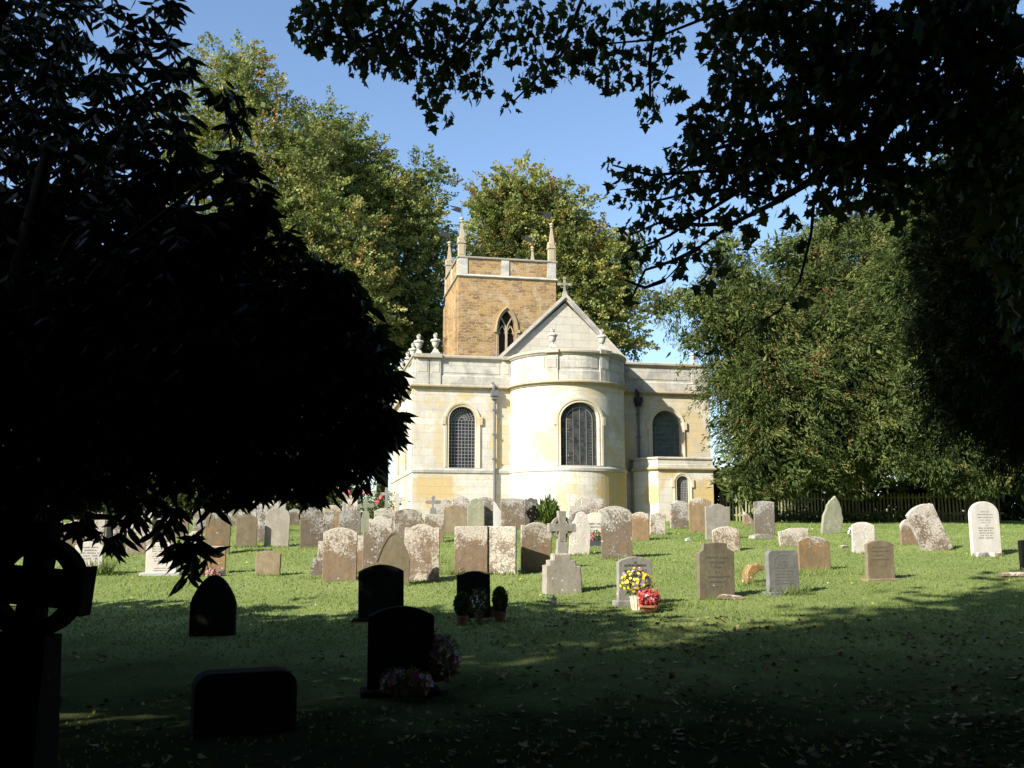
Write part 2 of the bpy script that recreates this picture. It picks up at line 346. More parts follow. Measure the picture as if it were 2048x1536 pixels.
M['pansy'] = flower_mat('pansy petals', [(0, (.75, .52, .02)), (.5, (.80, .60, .03)), (.70, (.75, .66, .12)), (.76, (.22, .08, .30)), (.9, (.28, .15, .42)), (1, (.5, .35, .6))])
M['redfl'] = flower_mat('red and pink petals', [(0, (.35, .04, .03)), (.5, (.45, .07, .05)), (.75, (.6, .12, .14)), (.85, (.7, .25, .35)), (1, (.75, .55, .55))])
M['rosep'] = flower_mat('rose petals', [(0, (.70, .05, .12)), (.6, (.75, .10, .16)), (1, (.8, .25, .2))])
M['mixfl'] = flower_mat('mixed bouquet petals', [(0, (.6, .12, .1)), (.4, (.65, .25, .22)), (.6, (.35, .22, .5)), (.8, (.6, .35, .3)), (1, (.6, .55, .5))])
M['whfl'] = flower_mat('white petals', [(0, (.6, .6, .6)), (1, (.75, .75, .7))])
M['dimfl'] = flower_mat('shade dimmed pink and white petals', [(0, (.16, .03, .035)), (.6, (.22, .07, .08)), (.85, (.26, .16, .16)), (1, (.4, .4, .38))])  # petal colours dimmed to stand in for the tree shade

# ------------------------------------------------------------------ foliage
SH = {
 'oval': [(0, 0, 0), (.42, .4, .06), (.3, .8, .05), (0, 1, -.05), (-.3, .8, .05), (-.42, .4, .06)],
 'quad': [(0, 0, 0), (.45, .5, .08), (0, 1, 0), (-.45, .5, .08)],
 'lance': [(0, 0, 0), (.13, .28, .03), (.14, .6, -.02), (0, 1, -.18), (-.14, .6, -.02), (-.13, .28, .03)],
 'spray': [(0, 0, 0), (.16, .25, .03), (.10, .62, 0), (0, 1, -.10), (-.10, .62, 0), (-.16, .25, .03)],
 'maple': [(0, 0, 0), (.18, .08, 0), (.50, .02, -.04), (.34, .24, 0), (.62, .42, -.05), (.28, .52, .02), (.24, .66, 0), (0, 1.0, -.08), (-.24, .66, 0), (-.28, .52, .02), (-.62, .42, -.05), (-.34, .24, 0), (-.50, .02, -.04), (-.18, .08, 0)],
 'blade': [(-.5, 0, 0), (.5, 0, 0), (.1, 1, .3)],
}
def leaves(name, cen, axis, size, tint, shape, mat, parent=None, widthk=1.0, norm=None):
    """one mesh of many leaf-shaped faces. cen (n,3) axis (n,3) size (n,)"""
    n = len(cen); S = np.array(SH[shape]); k = len(S)
    a = axis/np.linalg.norm(axis, axis=1, keepdims=True)
    r = RNG.normal(size=(n, 3)) if norm is None else norm
    b = np.cross(a, r); b /= np.linalg.norm(b, axis=1, keepdims=True)+1e-9
    c = np.cross(a, b)
    V = cen[:, None, :]+size[:, None, None]*(S[None, :, 0, None]*widthk*b[:, None, :]+S[None, :, 1, None]*a[:, None, :]+S[None, :, 2, None]*c[:, None, :])
    me = bpy.data.meshes.new(name)
    me.vertices.add(n*k); me.vertices.foreach_set('co', V.astype(np.float32).ravel())
    me.loops.add(n*k); me.loops.foreach_set('vertex_index', np.arange(n*k, dtype=np.int32))
    me.polygons.add(n); me.polygons.foreach_set('loop_start', np.arange(0, n*k, k, dtype=np.int32))
    try: me.polygons.foreach_set('loop_total', np.full(n, k, dtype=np.int32))
    except Exception: pass
    at_ = me.attributes.new('tint', 'FLOAT', 'FACE'); at_.data.foreach_set('value', np.clip(tint, 0, 1).astype(np.float32))
    me.materials.append(mat); me.update(calc_edges=True)
    o = bpy.data.objects.new(name, me); return link(o, parent)
def unit(n):
    v = RNG.normal(size=(n, 3)); return v/np.linalg.norm(v, axis=1, keepdims=True)
def crown(name, blobs, nclump, per, clump_r, leaf, shape, mat, parent, droop=.2, out=.5, tint=(.5, .18), shell=.55, origin=None, skip=None, feather=None, widthk=1.0):
    """blobs: (x,y,z,rx,ry,rz) ellipsoids; clumps of leaves are spread through their outer part"""
    B = np.array(blobs, float); vol = (B[:, 3]*B[:, 4]*B[:, 5])**(2/3); p = vol/vol.sum()
    idx = RNG.choice(len(B), nclump, p=p); d = unit(nclump)
    rr = shell+(1-shell)*RNG.random(nclump)**.6; rr *= 1+.15*RNG.normal(size=nclump)
    cc = B[idx, :3]+d*B[idx, 3:6]*rr[:, None]
    ct = tint[0]+tint[1]*RNG.normal(size=nclump)+.12*(d[:, 2])
    n = nclump*per
    ci = np.repeat(np.arange(nclump), per)
    off = RNG.normal(size=(n, 3))*clump_r*np.array([1, 1, .62]); off[:, 2] -= .25*clump_r*0
    cen = cc[ci]+off
    if feather is not None:      # leaves strung along short outward boughs
        L_, dz = feather; bd = d*np.array([1, 1, .5])+.55*unit(nclump)+np.array([0, 0, dz]); bd /= np.linalg.norm(bd, axis=1, keepdims=True)
        tt = RNG.random(n); sag = np.zeros((n, 3)); sag[:, 2] = -.35*L_*tt**2*(1 if dz < 0 else .3)
        cen = cc[ci]+bd[ci]*(tt*L_)[:, None]+sag+off*(.16+.34*(1-tt))[:, None]
    ax = (out*d[ci]+.9*unit(n)+np.array([0, 0, -droop])) if feather is None else (bd[ci]*.9+.6*unit(n)+np.array([0, 0, -droop]))
    sz = leaf*(.7+.6*RNG.random(n)); ti = ct[ci]+.10*RNG.normal(size=n)
    if skip is not None:
        k = ~skip(cen); cen, ax, sz, ti = cen[k], ax[k], sz[k], ti[k]
    return leaves(name, cen, ax, sz, ti, shape, mat, parent, widthk=widthk)
def pb(px, py, rp, Y, sq=1.0, dy=None):
    c = at(px, py, Y); r = rp/2022*Y
    return (c.x, Y, c.z, r, r*.9 if dy is None else dy, r*sq)

# ------------------------------------------------------------------ world, sun, camera
SUN_AZ = R_(229); SUN_EL = R_(34)   # clockwise from +Y
sd = Vector((math.sin(SUN_AZ)*math.cos(SUN_EL), math.cos(SUN_AZ)*math.cos(SUN_EL), math.sin(SUN_EL)))
w = bpy.data.worlds.new("World"); sc.world = w; w.use_nodes = True
nt = w.node_tree; bg = nt.nodes['Background']
sky = nt.nodes.new('ShaderNodeTexSky'); sky.sky_type = 'NISHITA'; sky.sun_disc = False
sky.sun_elevation = SUN_EL; sky.sun_rotation = SUN_AZ; sky.air_density = 1.0; sky.dust_density = .7; sky.ozone_density = 3.0
nt.links.new(sky.outputs[0], bg.inputs[0]); bg.inputs[1].default_value = .12
L = bpy.data.lights.new('sun', 'SUN'); L.energy = 5.0; L.angle = R_(.55); L.color = (1.0, .95, .86)
lo = bpy.data.objects.new('sun', L); link(lo); lo.rotation_euler = (-sd).to_track_quat('-Z', 'Y').to_euler(); lo.location = sd*60
cam = bpy.data.cameras.new('camera'); co = bpy.data.objects.new('camera', cam); link(co)
co.location = (0, 0, EYE); co.rotation_euler = (PI/2+TH, 0, 0)
cam.sensor_width = 36; cam.lens = 36*F/2048; cam.clip_end = 2000; cam.clip_start = .05; sc.camera = co
sc.view_settings.view_transform = 'Standard'; sc.view_settings.look = 'None'; sc.view_settings.gamma = 1; sc.view_settings.use_curve_mapping = False
sc.view_settings.exposure = .98
try:
    sc.cycles.max_bounces = 6; sc.cycles.transparent_max_bounces = 4; sc.cycles.use_denoising = True; sc.cycles.caustics_reflective = False; sc.cycles.caustics_refractive = False
except Exception: pass

# ------------------------------------------------------------------ ground
def ground():
    ys = np.concatenate([np.arange(-60, -4, 4), np.arange(-4, 50, .35), np.arange(50, 120, 5), np.arange(120, 401, 40)])
    xs = np.concatenate([np.arange(-300, -40, 40), np.arange(-40, -16, 2), np.arange(-16, 16, .4), np.arange(16, 40, 2), np.arange(40, 301, 40)])
    X, Y = np.meshgrid(xs, ys); Z = G(X, Y)+.006*np.sin(X*7+Y*5)*np.sin(Y*9-X*3)
    V = np.stack([X, Y, Z], -1).reshape(-1, 3); nx = len(xs); ny = len(ys)
    f = [(j*nx+i, j*nx+i+1, (j+1)*nx+i+1, (j+1)*nx+i) for j in range(ny-1) for i in range(nx-1)]
    me = bpy.data.meshes.new('ground'); me.from_pydata(V.tolist(), [], f)
    for p in me.polygons: p.use_smooth = True
    m, nt, b, o = nodes('mown churchyard grass'); tc = nt.nodes.new('ShaderNodeTexCoord'); v = tc.outputs['Object']
    n1 = noise(nt, v, .5, 5, .6); n2 = noise(nt, v, 6, 6, .7); mp = N(nt, 'ShaderNodeMapping'); mp.inputs['Scale'].default_value = (1, .35, 1); nt.links.new(v, mp.inputs[0])
    n3 = noise(nt, mp.outputs[0], 45, 4, .7)
    c = mix(nt, ramp(nt, n1, [(.35, 0.0), (.65, 1.0)]), (.17, .21, .07), (.24, .27, .10))
    c = mix(nt, mth(nt, 'MULTIPLY', ramp(nt, n2, [(.5, 0.0), (.75, 1.0)]), .5), c, (.25, .25, .10))
    c = mix(nt, mth(nt, 'MULTIPLY', ramp(nt, n3, [(.35, 1.0), (.55, 0.0)]), .3), c, (.08, .115, .035))
    # worn earth and litter beneath the trees, blackened to stand in for shade
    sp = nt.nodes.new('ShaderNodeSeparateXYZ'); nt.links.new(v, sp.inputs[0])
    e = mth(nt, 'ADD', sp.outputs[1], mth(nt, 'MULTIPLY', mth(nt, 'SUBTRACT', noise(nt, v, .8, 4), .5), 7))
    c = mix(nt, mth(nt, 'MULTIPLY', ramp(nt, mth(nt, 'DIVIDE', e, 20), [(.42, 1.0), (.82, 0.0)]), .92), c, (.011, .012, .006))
    nt.links.new(c, b.inputs['Base Color']); b.inputs['Roughness'].default_value = 1; b.inputs['Specular IOR Level'].default_value = 0
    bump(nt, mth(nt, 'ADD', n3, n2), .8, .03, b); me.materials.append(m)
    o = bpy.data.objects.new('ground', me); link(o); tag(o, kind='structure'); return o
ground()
def lawn():
    n = 330000
    y = 7+(46-7)*RNG.random(n)**.8; x = (RNG.random(n)*2-1)*(.56*y+.5)
    keep = RNG.random(n) < np.clip((y-10.5)/6, .10, 1); x, y = x[keep], y[keep]; n = len(x)
    z = G(x, y); cen = np.stack([x, y, z-.003], 1)
    ax = np.stack([RNG.normal(size=n)*.35, RNG.normal(size=n)*.35, np.ones(n)], 1)
    nrm = np.stack([RNG.normal(size=n)*.4, -np.ones(n), np.zeros(n)], 1)
    sz = (.014+.020*RNG.random(n))*(1+.02*y)
    ti = .48+.13*RNG.normal(size=n)+.12*np.sin(x*1.1+y*.6)+.1*np.sin(x*.31-y*.5)
    o = leaves('grass', cen, ax, sz, ti, 'blade', M['grassb'], None, widthk=.7, norm=nrm); tag(o, kind='stuff')
lawn()
def scatter_flat(name, n, xf, yf, size, mat, shape='oval', lift=.02, flat=.35):
    x, y = xf, yf; z = G(x, y)+lift
    ax = np.stack([RNG.normal(size=n), RNG.normal(size=n), RNG.normal(size=n)*flat], 1)
    nrm = np.stack([RNG.normal(size=n)*flat, RNG.normal(size=n)*flat, np.ones(n)], 1)
    b = np.cross(ax, nrm)
    o = leaves(name, np.stack([x, y, z], 1), ax, size*(.6+.8*RNG.random(n)), RNG.random(n), shape, mat, None, norm=np.cross(ax, b)*-1)
    return tag(o, kind='stuff')
def litter():
    n = 9000
    y = 4+12*RNG.random(n)**1.1; x = (RNG.random(n)*1.15-.45)*1.05*y
    den = .35+.65*(np.sin(x*1.3+y*.9)*np.sin(y*1.7-x*.5) > -.1); k = RNG.random(n) < den*np.clip(.5+.12*x, .25, 1); x, y = x[k], y[k]
    scatter_flat('fallen_leaves', len(x), x, y, .062, M['litter'], 'maple', .015, .4)
    n = 650; y = 14+26*RNG.random(n); x = (RNG.random(n)*2-1)*.52*y
    scatter_flat('fallen_leaves', n, x, y, .045, M['petal'], 'quad', .045, .6)
litter()
def tufts(label, px, py, n, r, h):
    c = on_ground(px, py); xy = RNG.normal(size=(n, 2))*np.array([r, r*.4])
    x = c.x+xy[:, 0]; y = c.y+xy[:, 1]
    cen = np.stack([x, y, G(x, y)], 1); ax = np.stack([RNG.normal(size=n)*.5, RNG.normal(size=n)*.4, np.ones(n)], 1)
    o = leaves('grass', cen, ax, h*(.5+.7*RNG.random(n)), .5+.3*RNG.normal(size=n), 'blade', M['grassb'], None, widthk=.08); tag(o, kind='stuff')
tufts('', 1580, 1190, 260, .22, .2); tufts('', 1630, 1150, 420, .55, .18); tufts('', 1520, 1172, 160, .25, .16)
tufts('', 905, 1150, 160, .15, .2); tufts('', 205, 1150, 200, .15, .35); tufts('', 640, 1160, 120, .3, .12); tufts('', 1540, 1055, 900, 2.6, .2); tufts('', 1330, 1215, 160, .25, .14)

# ------------------------------------------------------------------ church
CH = Vector((-4.334, 44.0, EYE+.4))
church = thing('church', 'cream stone church with curved apse, urn-topped parapet and brown ironstone tower', 'church', CH, R_(11.9))
def zl(rel): return rel-.4
CX, AR = 6.98, 2.63
def mE(u, z, d): return (u, d, z)                      # east wall: outward is -y
def mN(u, z, d): return (d, u, z)                      # side wall: outward is -x
def mA(u, z, d):
    a = u/AR; r = AR-d; return (CX+r*math.sin(a), -r*math.cos(a), z)
def arch(kind, uc, hw, zs, zsp, ztop, n=20):
    pts = [(uc-hw, zs)]
    for i in range(n+1):
        t = i/n
        if kind == 'round': a = PI*(1-t); pts.append((uc+hw*math.cos(a), zsp+(ztop-zsp)*math.sin(a)))
        else:
            s_ = 2*t-1; k = 1-abs(s_); 
            c_ = .75; pts.append((uc+hw*s_, zsp+(ztop-zsp)*math.sqrt(max(0, (1+c_)**2-(abs(s_)+c_)**2)/(1+2*c_))))
    pts.append((uc+hw, zs)); return pts
def wall(name, mat, parent, mapf, u0, u1, z0, z1, wins=(), du=.4, reveal=.24):
    us = set(np.round(np.linspace(u0, u1, max(2, int((u1-u0)/du)+1)), 5))
    for wn in wins:
        lo_, hi = wn['p'][0][0], wn['p'][-1][0]
        us = {u for u in us if not (lo_ < u < hi)}
        us |= {round(p[0], 5) for p in wn['p']}
    us = sorted(us); mb = MB()
    for a, b in zip(us[:-1], us[1:]):
        if b-a < 1e-4: continue
        mid = (a+b)/2; W = None
        for wn in wins:
            if wn['p'][0][0] < mid < wn['p'][-1][0]: W = wn
        if W is None: mb.add([mapf(a, z0, 0), mapf(b, z0, 0), mapf(b, z1, 0), mapf(a, z1, 0)], [(0, 1, 2, 3)])
        else:
            zs = W['p'][0][1]; A = [p for p in W['p'][1:-1]]
            us_ = [p[0] for p in A]; zz = [p[1] for p in A]
            za = float(np.interp(a, us_, zz)); zb = float(np.interp(b, us_, zz))
            mb.add([mapf(a, z0, 0), mapf(b, z0, 0), mapf(b, zs, 0), mapf(a, zs, 0)], [(0, 1, 2, 3)])
            mb.add([mapf(a, za, 0), mapf(b, zb, 0), mapf(b, z1, 0), mapf(a, z1, 0)], [(0, 1, 2, 3)])
    for W in wins:
        P = W['p']; Q = P+[P[0]]
        for p, q in zip(Q[:-1], Q[1:]):
            mb.add([mapf(p[0], p[1], 0), mapf(q[0], q[1], 0), mapf(q[0], q[1], reveal), mapf(p[0], p[1], reveal)], [(0, 1, 2, 3)])
    return mb.build(name, mat, parent)
def ribbon(mb, pts, w_, mapf, d, th=.015):
    for p, q in zip(pts[:-1], pts[1:]):
        dx, dz = q[0]-p[0], q[1]-p[1]; l = math.hypot(dx, dz)
        if l < 1e-5: continue
        nx, nz = -dz/l*w_/2, dx/l*w_/2
        c4 = [(p[0]+nx, p[1]+nz), (q[0]+nx, q[1]+nz), (q[0]-nx, q[1]-nz), (p[0]-nx, p[1]-nz)]
        vs = [mapf(u, z, d-th) for u, z in c4]+[mapf(u, z, d) for u, z in c4]
        mb.add(vs, [(0, 1, 2, 3), (0, 1, 5, 4), (2, 3, 7, 6)])
def window(parent, mapf, kind, uc, hw, zs, zsp, ztop, glass, style, sw=.2, proud=.05, reveal=.24, smat=None, ears=True, sill=True):
    P = arch(kind, uc, hw, zs, zsp, ztop)
    mb = MB()
    def off(e):
        k = (hw+e)/hw; kt = (ztop-zsp+e)/(ztop-zsp)
        out = []
        for (u, z) in P:
            out.append((uc+(u-uc)*k, z if z <= zsp else zsp+(z-zsp)*kt))
        return out
    rings = [(0.0, 0.03), (.0, -proud*.4), (sw*.45, -proud*.4), (sw*.5, -proud), (sw*.95, -proud*1.25), (sw, 0.0)]
    O = [[mapf(u, z, d) for (u, z) in off(e)] for e, d in rings]
    for a, b in zip(O[:-1], O[1:]):
        for i in range(len(P)-1): mb.add([a[i], a[i+1], b[i+1], b[i]], [(0, 1, 2, 3)])
    if ears:
        for sgn in (-1, 1):
            u0, u1 = sorted((uc+sgn*(hw+sw*.8), uc+sgn*(hw+sw+.10)))
            bx(mb, mapf, u0, u1, zsp-.22, zsp+.14, -proud*1.6, 0)
    win = mb.build('window', smat or M['trim'], parent)
    g = MB(); n = len(P); zc = (zs+zsp)/2
    # glass in columns so that it follows a curved wall
    pts = P[1:-1]
    for p, q in zip(pts[:-1], pts[1:]): g.add([mapf(p[0], zs, reveal*.85), mapf(q[0], zs, reveal*.85), mapf(q[0], q[1], reveal*.85), mapf(p[0], p[1], reveal*.85)], [(0, 1, 2, 3)])
    g.build('glass', glass, win)
    if sill:
        s_ = MB(); bx(s_, mapf, uc-hw-.06, uc+hw+.06, zs-.12, zs+.0, -proud*1.4, reveal*.8); s_.build('sill', M['para'], win)
    bars = MB(); dd = reveal*.85-.01
    def top(u):
        return float(np.interp(u, [p[0] for p in pts], [p[1] for p in pts]))
    if style == 'grid':
        k = 8; m = int((zsp-zs)/(2*hw/k))
        for i in range(1, k): u = uc-hw+2*hw*i/k; ribbon(bars, [(u, zs), (u, zsp)], .017, mapf, dd)
        for j in range(1, m+1): z = zs+(zsp-zs)*j/m; ribbon(bars, [(uc-hw, z), (uc+hw, z)], .017, mapf, dd)
        for r_ in (.2, .4, .6, .8): ribbon(bars, [(uc+hw*r_*math.cos(a), zsp+(ztop-zsp)*r_*math.sin(a)) for a in np.linspace(0, PI, 17)], .015, mapf, dd)
        for a in np.linspace(0, PI, 15)[1:-1]: ribbon(bars, [(uc+hw*.2*math.cos(a), zsp+(ztop-zsp)*.2*math.sin(a)), (uc+hw*math.cos(a), zsp+(ztop-zsp)*math.sin(a))], .013, mapf, dd)
    elif style == 'stained':
        k = .72
        ribbon(bars, [(uc-hw*k, zs)]+[(uc+hw*k*math.cos(a), zsp+(ztop-zsp)*k*math.sin(a)) for a in np.linspace(PI, 0, 19)]+[(uc+hw*k, zs)], .022, mapf, dd)
        for z in np.linspace(zs, zsp, 6)[1:]: ribbon(bars, [(uc-hw, z), (uc+hw, z)], .014, mapf, dd)
        for u in (-.36, 0, .36): ribbon(bars, [(uc+u*hw, zs), (uc+u*hw, top(uc+u*hw)-.1)], .010, mapf, dd)
        for z in np.linspace(zs, zsp, 16)[1:]: ribbon(bars, [(uc-hw*.7, z), (uc+hw*.7, z)], .006, mapf, dd)
    elif style == 'bands':
        for z in np.linspace(zs, zsp+.3, 12)[1:]: ribbon(bars, [(uc-hw*.97, z), (uc+hw*.97, z)], .008, mapf, dd)
        ribbon(bars, [(uc-hw*.7, zs), (uc-hw*.7, zsp)], .01, mapf, dd); ribbon(bars, [(uc+hw*.7, zs), (uc+hw*.7, zsp)], .01, mapf, dd)
    if bars.v: bars.build('glazing_bars', M['lead'], win)
    return win, dict(p=P)
def bx(mb, mapf, u0, u1, z0, z1, d0, d1, n=None):
    n = n or max(1, int(abs(u1-u0)/.25)); vs = []
    for i in range(n+1):
        u = u0+(u1-u0)*i/n
        vs += [mapf(u, z0, d0), mapf(u, z1, d0), mapf(u, z1, d1), mapf(u, z0, d1)]
    fs = []
    for i in range(n):
        a = i*4; b = a+4
        for k in range(4): j = (k+1) % 4; fs.append((a+k, a+j, b+j, b+k))
    fs += [(0, 1, 2, 3), (n*4+3, n*4+2, n*4+1, n*4)]
    return mb.add(vs, fs)
def sweep(mb, path, prof, closed=True):
    n = len(path); rows = []
    for i, p in enumerate(path):
        ns = []
        for a, b in ((i-1, i), (i, i+1)):
            if a >= 0 and b < n:
                d = Vector((path[b][0]-path[a][0], path[b][1]-path[a][1])).normalized(); ns.append(Vector((d.y, -d.x)))
        nn = sum(ns, Vector((0, 0))).normalized(); k = 1/max(.35, nn.dot(ns[0]))
        rows.append([(p[0]+nn.x*o*k, p[1]+nn.y*o*k, z) for o, z in prof])
    m = len(prof); vs = [v for r in rows for v in r]; fs = []
    for i in range(n-1):
        for k in range(m if closed else m-1): j = (k+1) % m; fs.append((i*m+k, i*m+m+k, i*m+m+j, i*m+j))
    fs += [tuple(range(m)), tuple(reversed(range((n-1)*m, n*m)))]
    return mb.add(vs, fs)
arc = [(CX+AR*math.sin(a), -AR*math.cos(a)) for a in np.linspace(-PI/2, PI/2, 41)]
PATH = [(0, 10.4), (0, 0)]+arc+[(13.96, 0), (13.96, 9)]
ZB, ZS, ZC, ZP = -.5, zl(2.72), zl(6.55), zl(7.98)
# windows first (they give the openings)
w1, o1 = window(church, mE, 'round', 2.165, .605, zl(2.95), zl(5.09), zl(5.69), M['glass'], 'grid')
w2, o2 = window(church, mE, 'round', 11.79, .69, zl(3.0), zl(5.08), zl(5.76), M['glassb'], 'bands')
w3, o3 = window(church, mA, 'round', -.08, .87, zl(2.95), zl(4.93), zl(5.68), M['glassg'], 'stained')
wn = []
for yc in (2.9, 6.7):
    ww, oo = window(church, mN, 'round', yc, .6, zl(2.95), zl(5.09), zl(5.69), M['glass'], 'grid', sw=.18); wn.append(oo)
wall('east_wall', M['wall'], church, mE, 0, CX-AR, ZS, ZC, [o1])
wall('east_wall', M['wall'], church, mE, CX+AR, 13.96, ZS, ZC, [o2])
wall('apse_wall', M['wall'], church, mA, -AR*PI/2, AR*PI/2, ZS, ZC, [o3], du=.12)
wall('side_wall', M['wall'], church, mN, 0, 10.4, ZS, ZC, wn)
MB().add([(13.96, 0, ZB), (13.96, 9, ZB), (13.96, 9, ZC), (13.96, 0, ZC)], [(0, 1, 2, 3)]).add([(0, 10.4, ZB), (14, 10.4, ZB), (14, 10.4, ZP), (0, 10.4, ZP)], [(0, 1, 2, 3)]).build('far_wall', M['wall'], church)
mb = MB(); sweep(mb, PATH, [(0, ZB), (.05, ZB), (.05, ZS-.02), (0, ZS)], True); mb.build('plinth_wall', M['plinth'], church)
mb = MB(); sweep(mb, PATH, [(-.02, ZS-.02), (.09, ZS), (.10, ZS+.12), (.03, ZS+.22), (-.02, ZS+.22)]); mb.build('string_course', M['para'], church)
mb = MB(); sweep(mb, PATH, [(-.02, ZC-.12), (.05, ZC-.10), (.08, ZC-.02), (.17, ZC), (.17, ZC+.06), (.05, ZC+.10), (-.02, ZC+.1)]); mb.build('cornice', M['corn'], church)
mb = MB(); sweep(mb, PATH, [(.035, ZC+.08), (.035, ZC+.50), (0, ZC+.56), (0, ZP-.2), (-.35, ZP-.2), (-.35, ZC-.5), (-.02, ZC-.5), (-.02, ZC+.08)]); 
for (mf, a, b) in [(mE, .04, .62), (mE, .66, 1.16), (mE, 3.95, 4.33), (mE, CX+AR+.05, CX+AR+.3), (mE, 13.1, 13.92), (mA, -.47*AR-.28, -.47*AR+.20), (mA, .36*AR-.1, .36*AR+.42), (mN, .02, .6), (mN, 2.3, 2.9), (mN, 4.8, 5.4), (mN, 7.6, 8.2)]:
    bx(mb, mf, a, b, ZC+.08, ZP-.2, -.075, .0)
    bx(mb, mf, a+.07, b-.07, ZC+.66, ZP-.3, -.09, -.07)
for (mf, a, b) in [(mE, 1.3, 3.85), (mE, 9.95, 13.0), (mA, -.95*AR, -.47*AR-.42), (mA, -.47*AR+.32, .36*AR-.2), (mA, .36*AR+.52, 1.3*AR), (mN, .7, 2.2), (mN, 3.0, 4.7), (mN, 5.5, 7.5)]:
    bx(mb, mf, a, b, ZC+.66, ZP-.28, -.018, 0)
mb.build('parapet', M['para'], church)
mb = MB(); sweep(mb, PATH, [(-.02, ZP-.21), (.05, ZP-.19), (.09, ZP-.12), (.13, ZP-.10), (.13, ZP-.02), (.05, ZP+.03), (-.38, ZP+.03), (-.38, ZP-.21)])
for (mf, a, b) in [(mE, .0, 1.2), (mA, -.47*AR-.32, -.47*AR+.24), (mA, .36*AR-.14, .36*AR+.46), (mE, 3.95, 4.33)]: bx(mb, mf, a, b, ZP-.13, ZP+.035, -.20, -.10)
mb.build('coping', M['cope'], church)
# low lead roofs behind the parapet
MB().add([(.3, .3, ZC+.5), (13.7, .3, ZC+.5), (13.7, 10.3, ZC+.8), (.3, 10.3, ZC+.8)], [(0, 1, 2, 3)]).build('lead_roof', M['roof'], church)
# side wall pilasters
for a, b in ((.03, .55), (4.55, 5.05), (9.2, 9.8)): mb = MB(); bx(mb, mN, a, b, ZS+.22, ZC-.12, -.08, .0); mb.build('pilaster', M['wall'], church)
# urns
def urn(x, y, z, s=1.0):
    mb = MB(); mb.box(-.19, .19, -.19, .19, 0, .10); mb.box(-.15, .15, -.15, .15, .10, .26, .62)
    mb.lathe([(.07, .26), (.055, .33), (.09, .36), (.13, .42), (.16, .52), (.17, .60), (.215, .62), (.22, .66), (.17, .70), (.09, .74), (.06, .78), (.09, .82), (.085, .88), (.04, .93)], n=14)
    for k in range(9):
        a = k*2*PI/9; mb.lathe([(.035, -.04), (.045, 0), (.02, .05)], .19*math.cos(a), .19*math.sin(a), 6, .66)
    for k in range(5):
        a = k*1.26; mb.tube([(.05*math.cos(a), .05*math.sin(a), .84), (.08*math.cos(a+.5), .08*math.sin(a+.5), .92), (.03*math.cos(a+1), .03*math.sin(a+1), 1.02)], [.035, .03, .008], 5)
    o = mb.build('urn', M['para'], church, smooth=False, loc=(x, y, z)); o.scale = (s, s, s); return o
urn(.93, .12, ZP+.03); urn(.22, .55, ZP+.03); urn(.2, 2.6, ZP+.03); urn(.2, 5.1, ZP+.03); urn(.2, 7.9, ZP+.03)
for a, rr in ((-.50, AR-.15), (.43, AR-.15)): urn(CX+rr*math.sin(a), -rr*math.cos(a), ZP+.03)
urn(13.3, .15, ZP+.03, .7)
# chancel gable, roof, coping, cross
gz = zl(11.05); gx = 7.1; fl, fr = gx-3.15, gx+3.0; GYo = .55
mb = MB(); mb.add([(fl, GYo, ZC), (fr, GYo, ZC), (fr, GYo, ZP), (gx, GYo, gz-.25), (fl, GYo, ZP)], [(0, 1, 2, 3, 4)]); mb.build('gable_wall', M['gable'], church)
mb = MB()
for s_, fx in ((-1, fl-.12), (1, fr+.12)):
    for (a, b, y0, y1, th_) in ((0, 1, GYo-.16, GYo+.30, .16),):
        p, q = Vector((fx, 0, ZP-.12)), Vector((gx, 0, gz))
        d = (q-p).normalized(); n_ = Vector((-d.z, 0, d.x)); n_ = n_ if n_.z > 0 else -n_
        vs = [Vector((c.x, y, c.z)) for y in (y0, y1) for c in (p, q, q+n_*th_*.0+Vector((0, 0, .2)), p+Vector((0, 0, .2)))]
        mb.add(vs, [(0, 1, 2, 3), (7, 6, 5, 4), (0, 4, 5, 1), (1, 5, 6, 2), (2, 6, 7, 3), (3, 7, 4, 0)])
        vs = [Vector((c.x, y, c.z)) for y in (y0+.07, y1) for c in (p+Vector((0, 0, -.1)), q+Vector((0, 0, -.1)), q, p)]
        mb.add(vs, [(0, 1, 2, 3), (7, 6, 5, 4), (0, 4, 5, 1), (1, 5, 6, 2), (2, 6, 7, 3), (3, 7, 4, 0)])
mb.build('gable_coping', M['para'], church)
MB().add([(fl, GYo+.2, ZP-.1), (gx, GYo+.2, gz-.1), (fr, GYo+.2, ZP-.1), (fl, 22, ZP-.1), (gx, 22, gz-.1), (fr, 22, ZP-.1)], [(0, 1, 4, 3), (1, 2, 5, 4)]).build('roof', M['roof'], church)
mb = MB(); mb.box(gx-.12, gx+.12, GYo-.1, GYo+.22, gz, gz+.32, .6)
mb.box(gx-.045, gx+.045, GYo+.02, GYo+.12, gz+.25, gz+.93); mb.box(gx-.26, gx+.26, GYo+.025, GYo+.115, gz+.62, gz+.72)
for cx_, cz_ in ((-.27, .67), (.27, .67), (0, .96)):
    mb.slab([(.08*math.cos(a), .08*math.sin(a)) for a in np.linspace(0, 2*PI, 9)[:-1]], .1, .01, gx+cx_, GYo+.07, gz+cz_)
mb.slab([(.12*math.cos(a), .12*math.sin(a)) for a in np.linspace(0, 2*PI, 5)[:-1]], .13, .01, gx, GYo+.07, gz+.67)
mb.build('gable_cross', M['gy'], church)
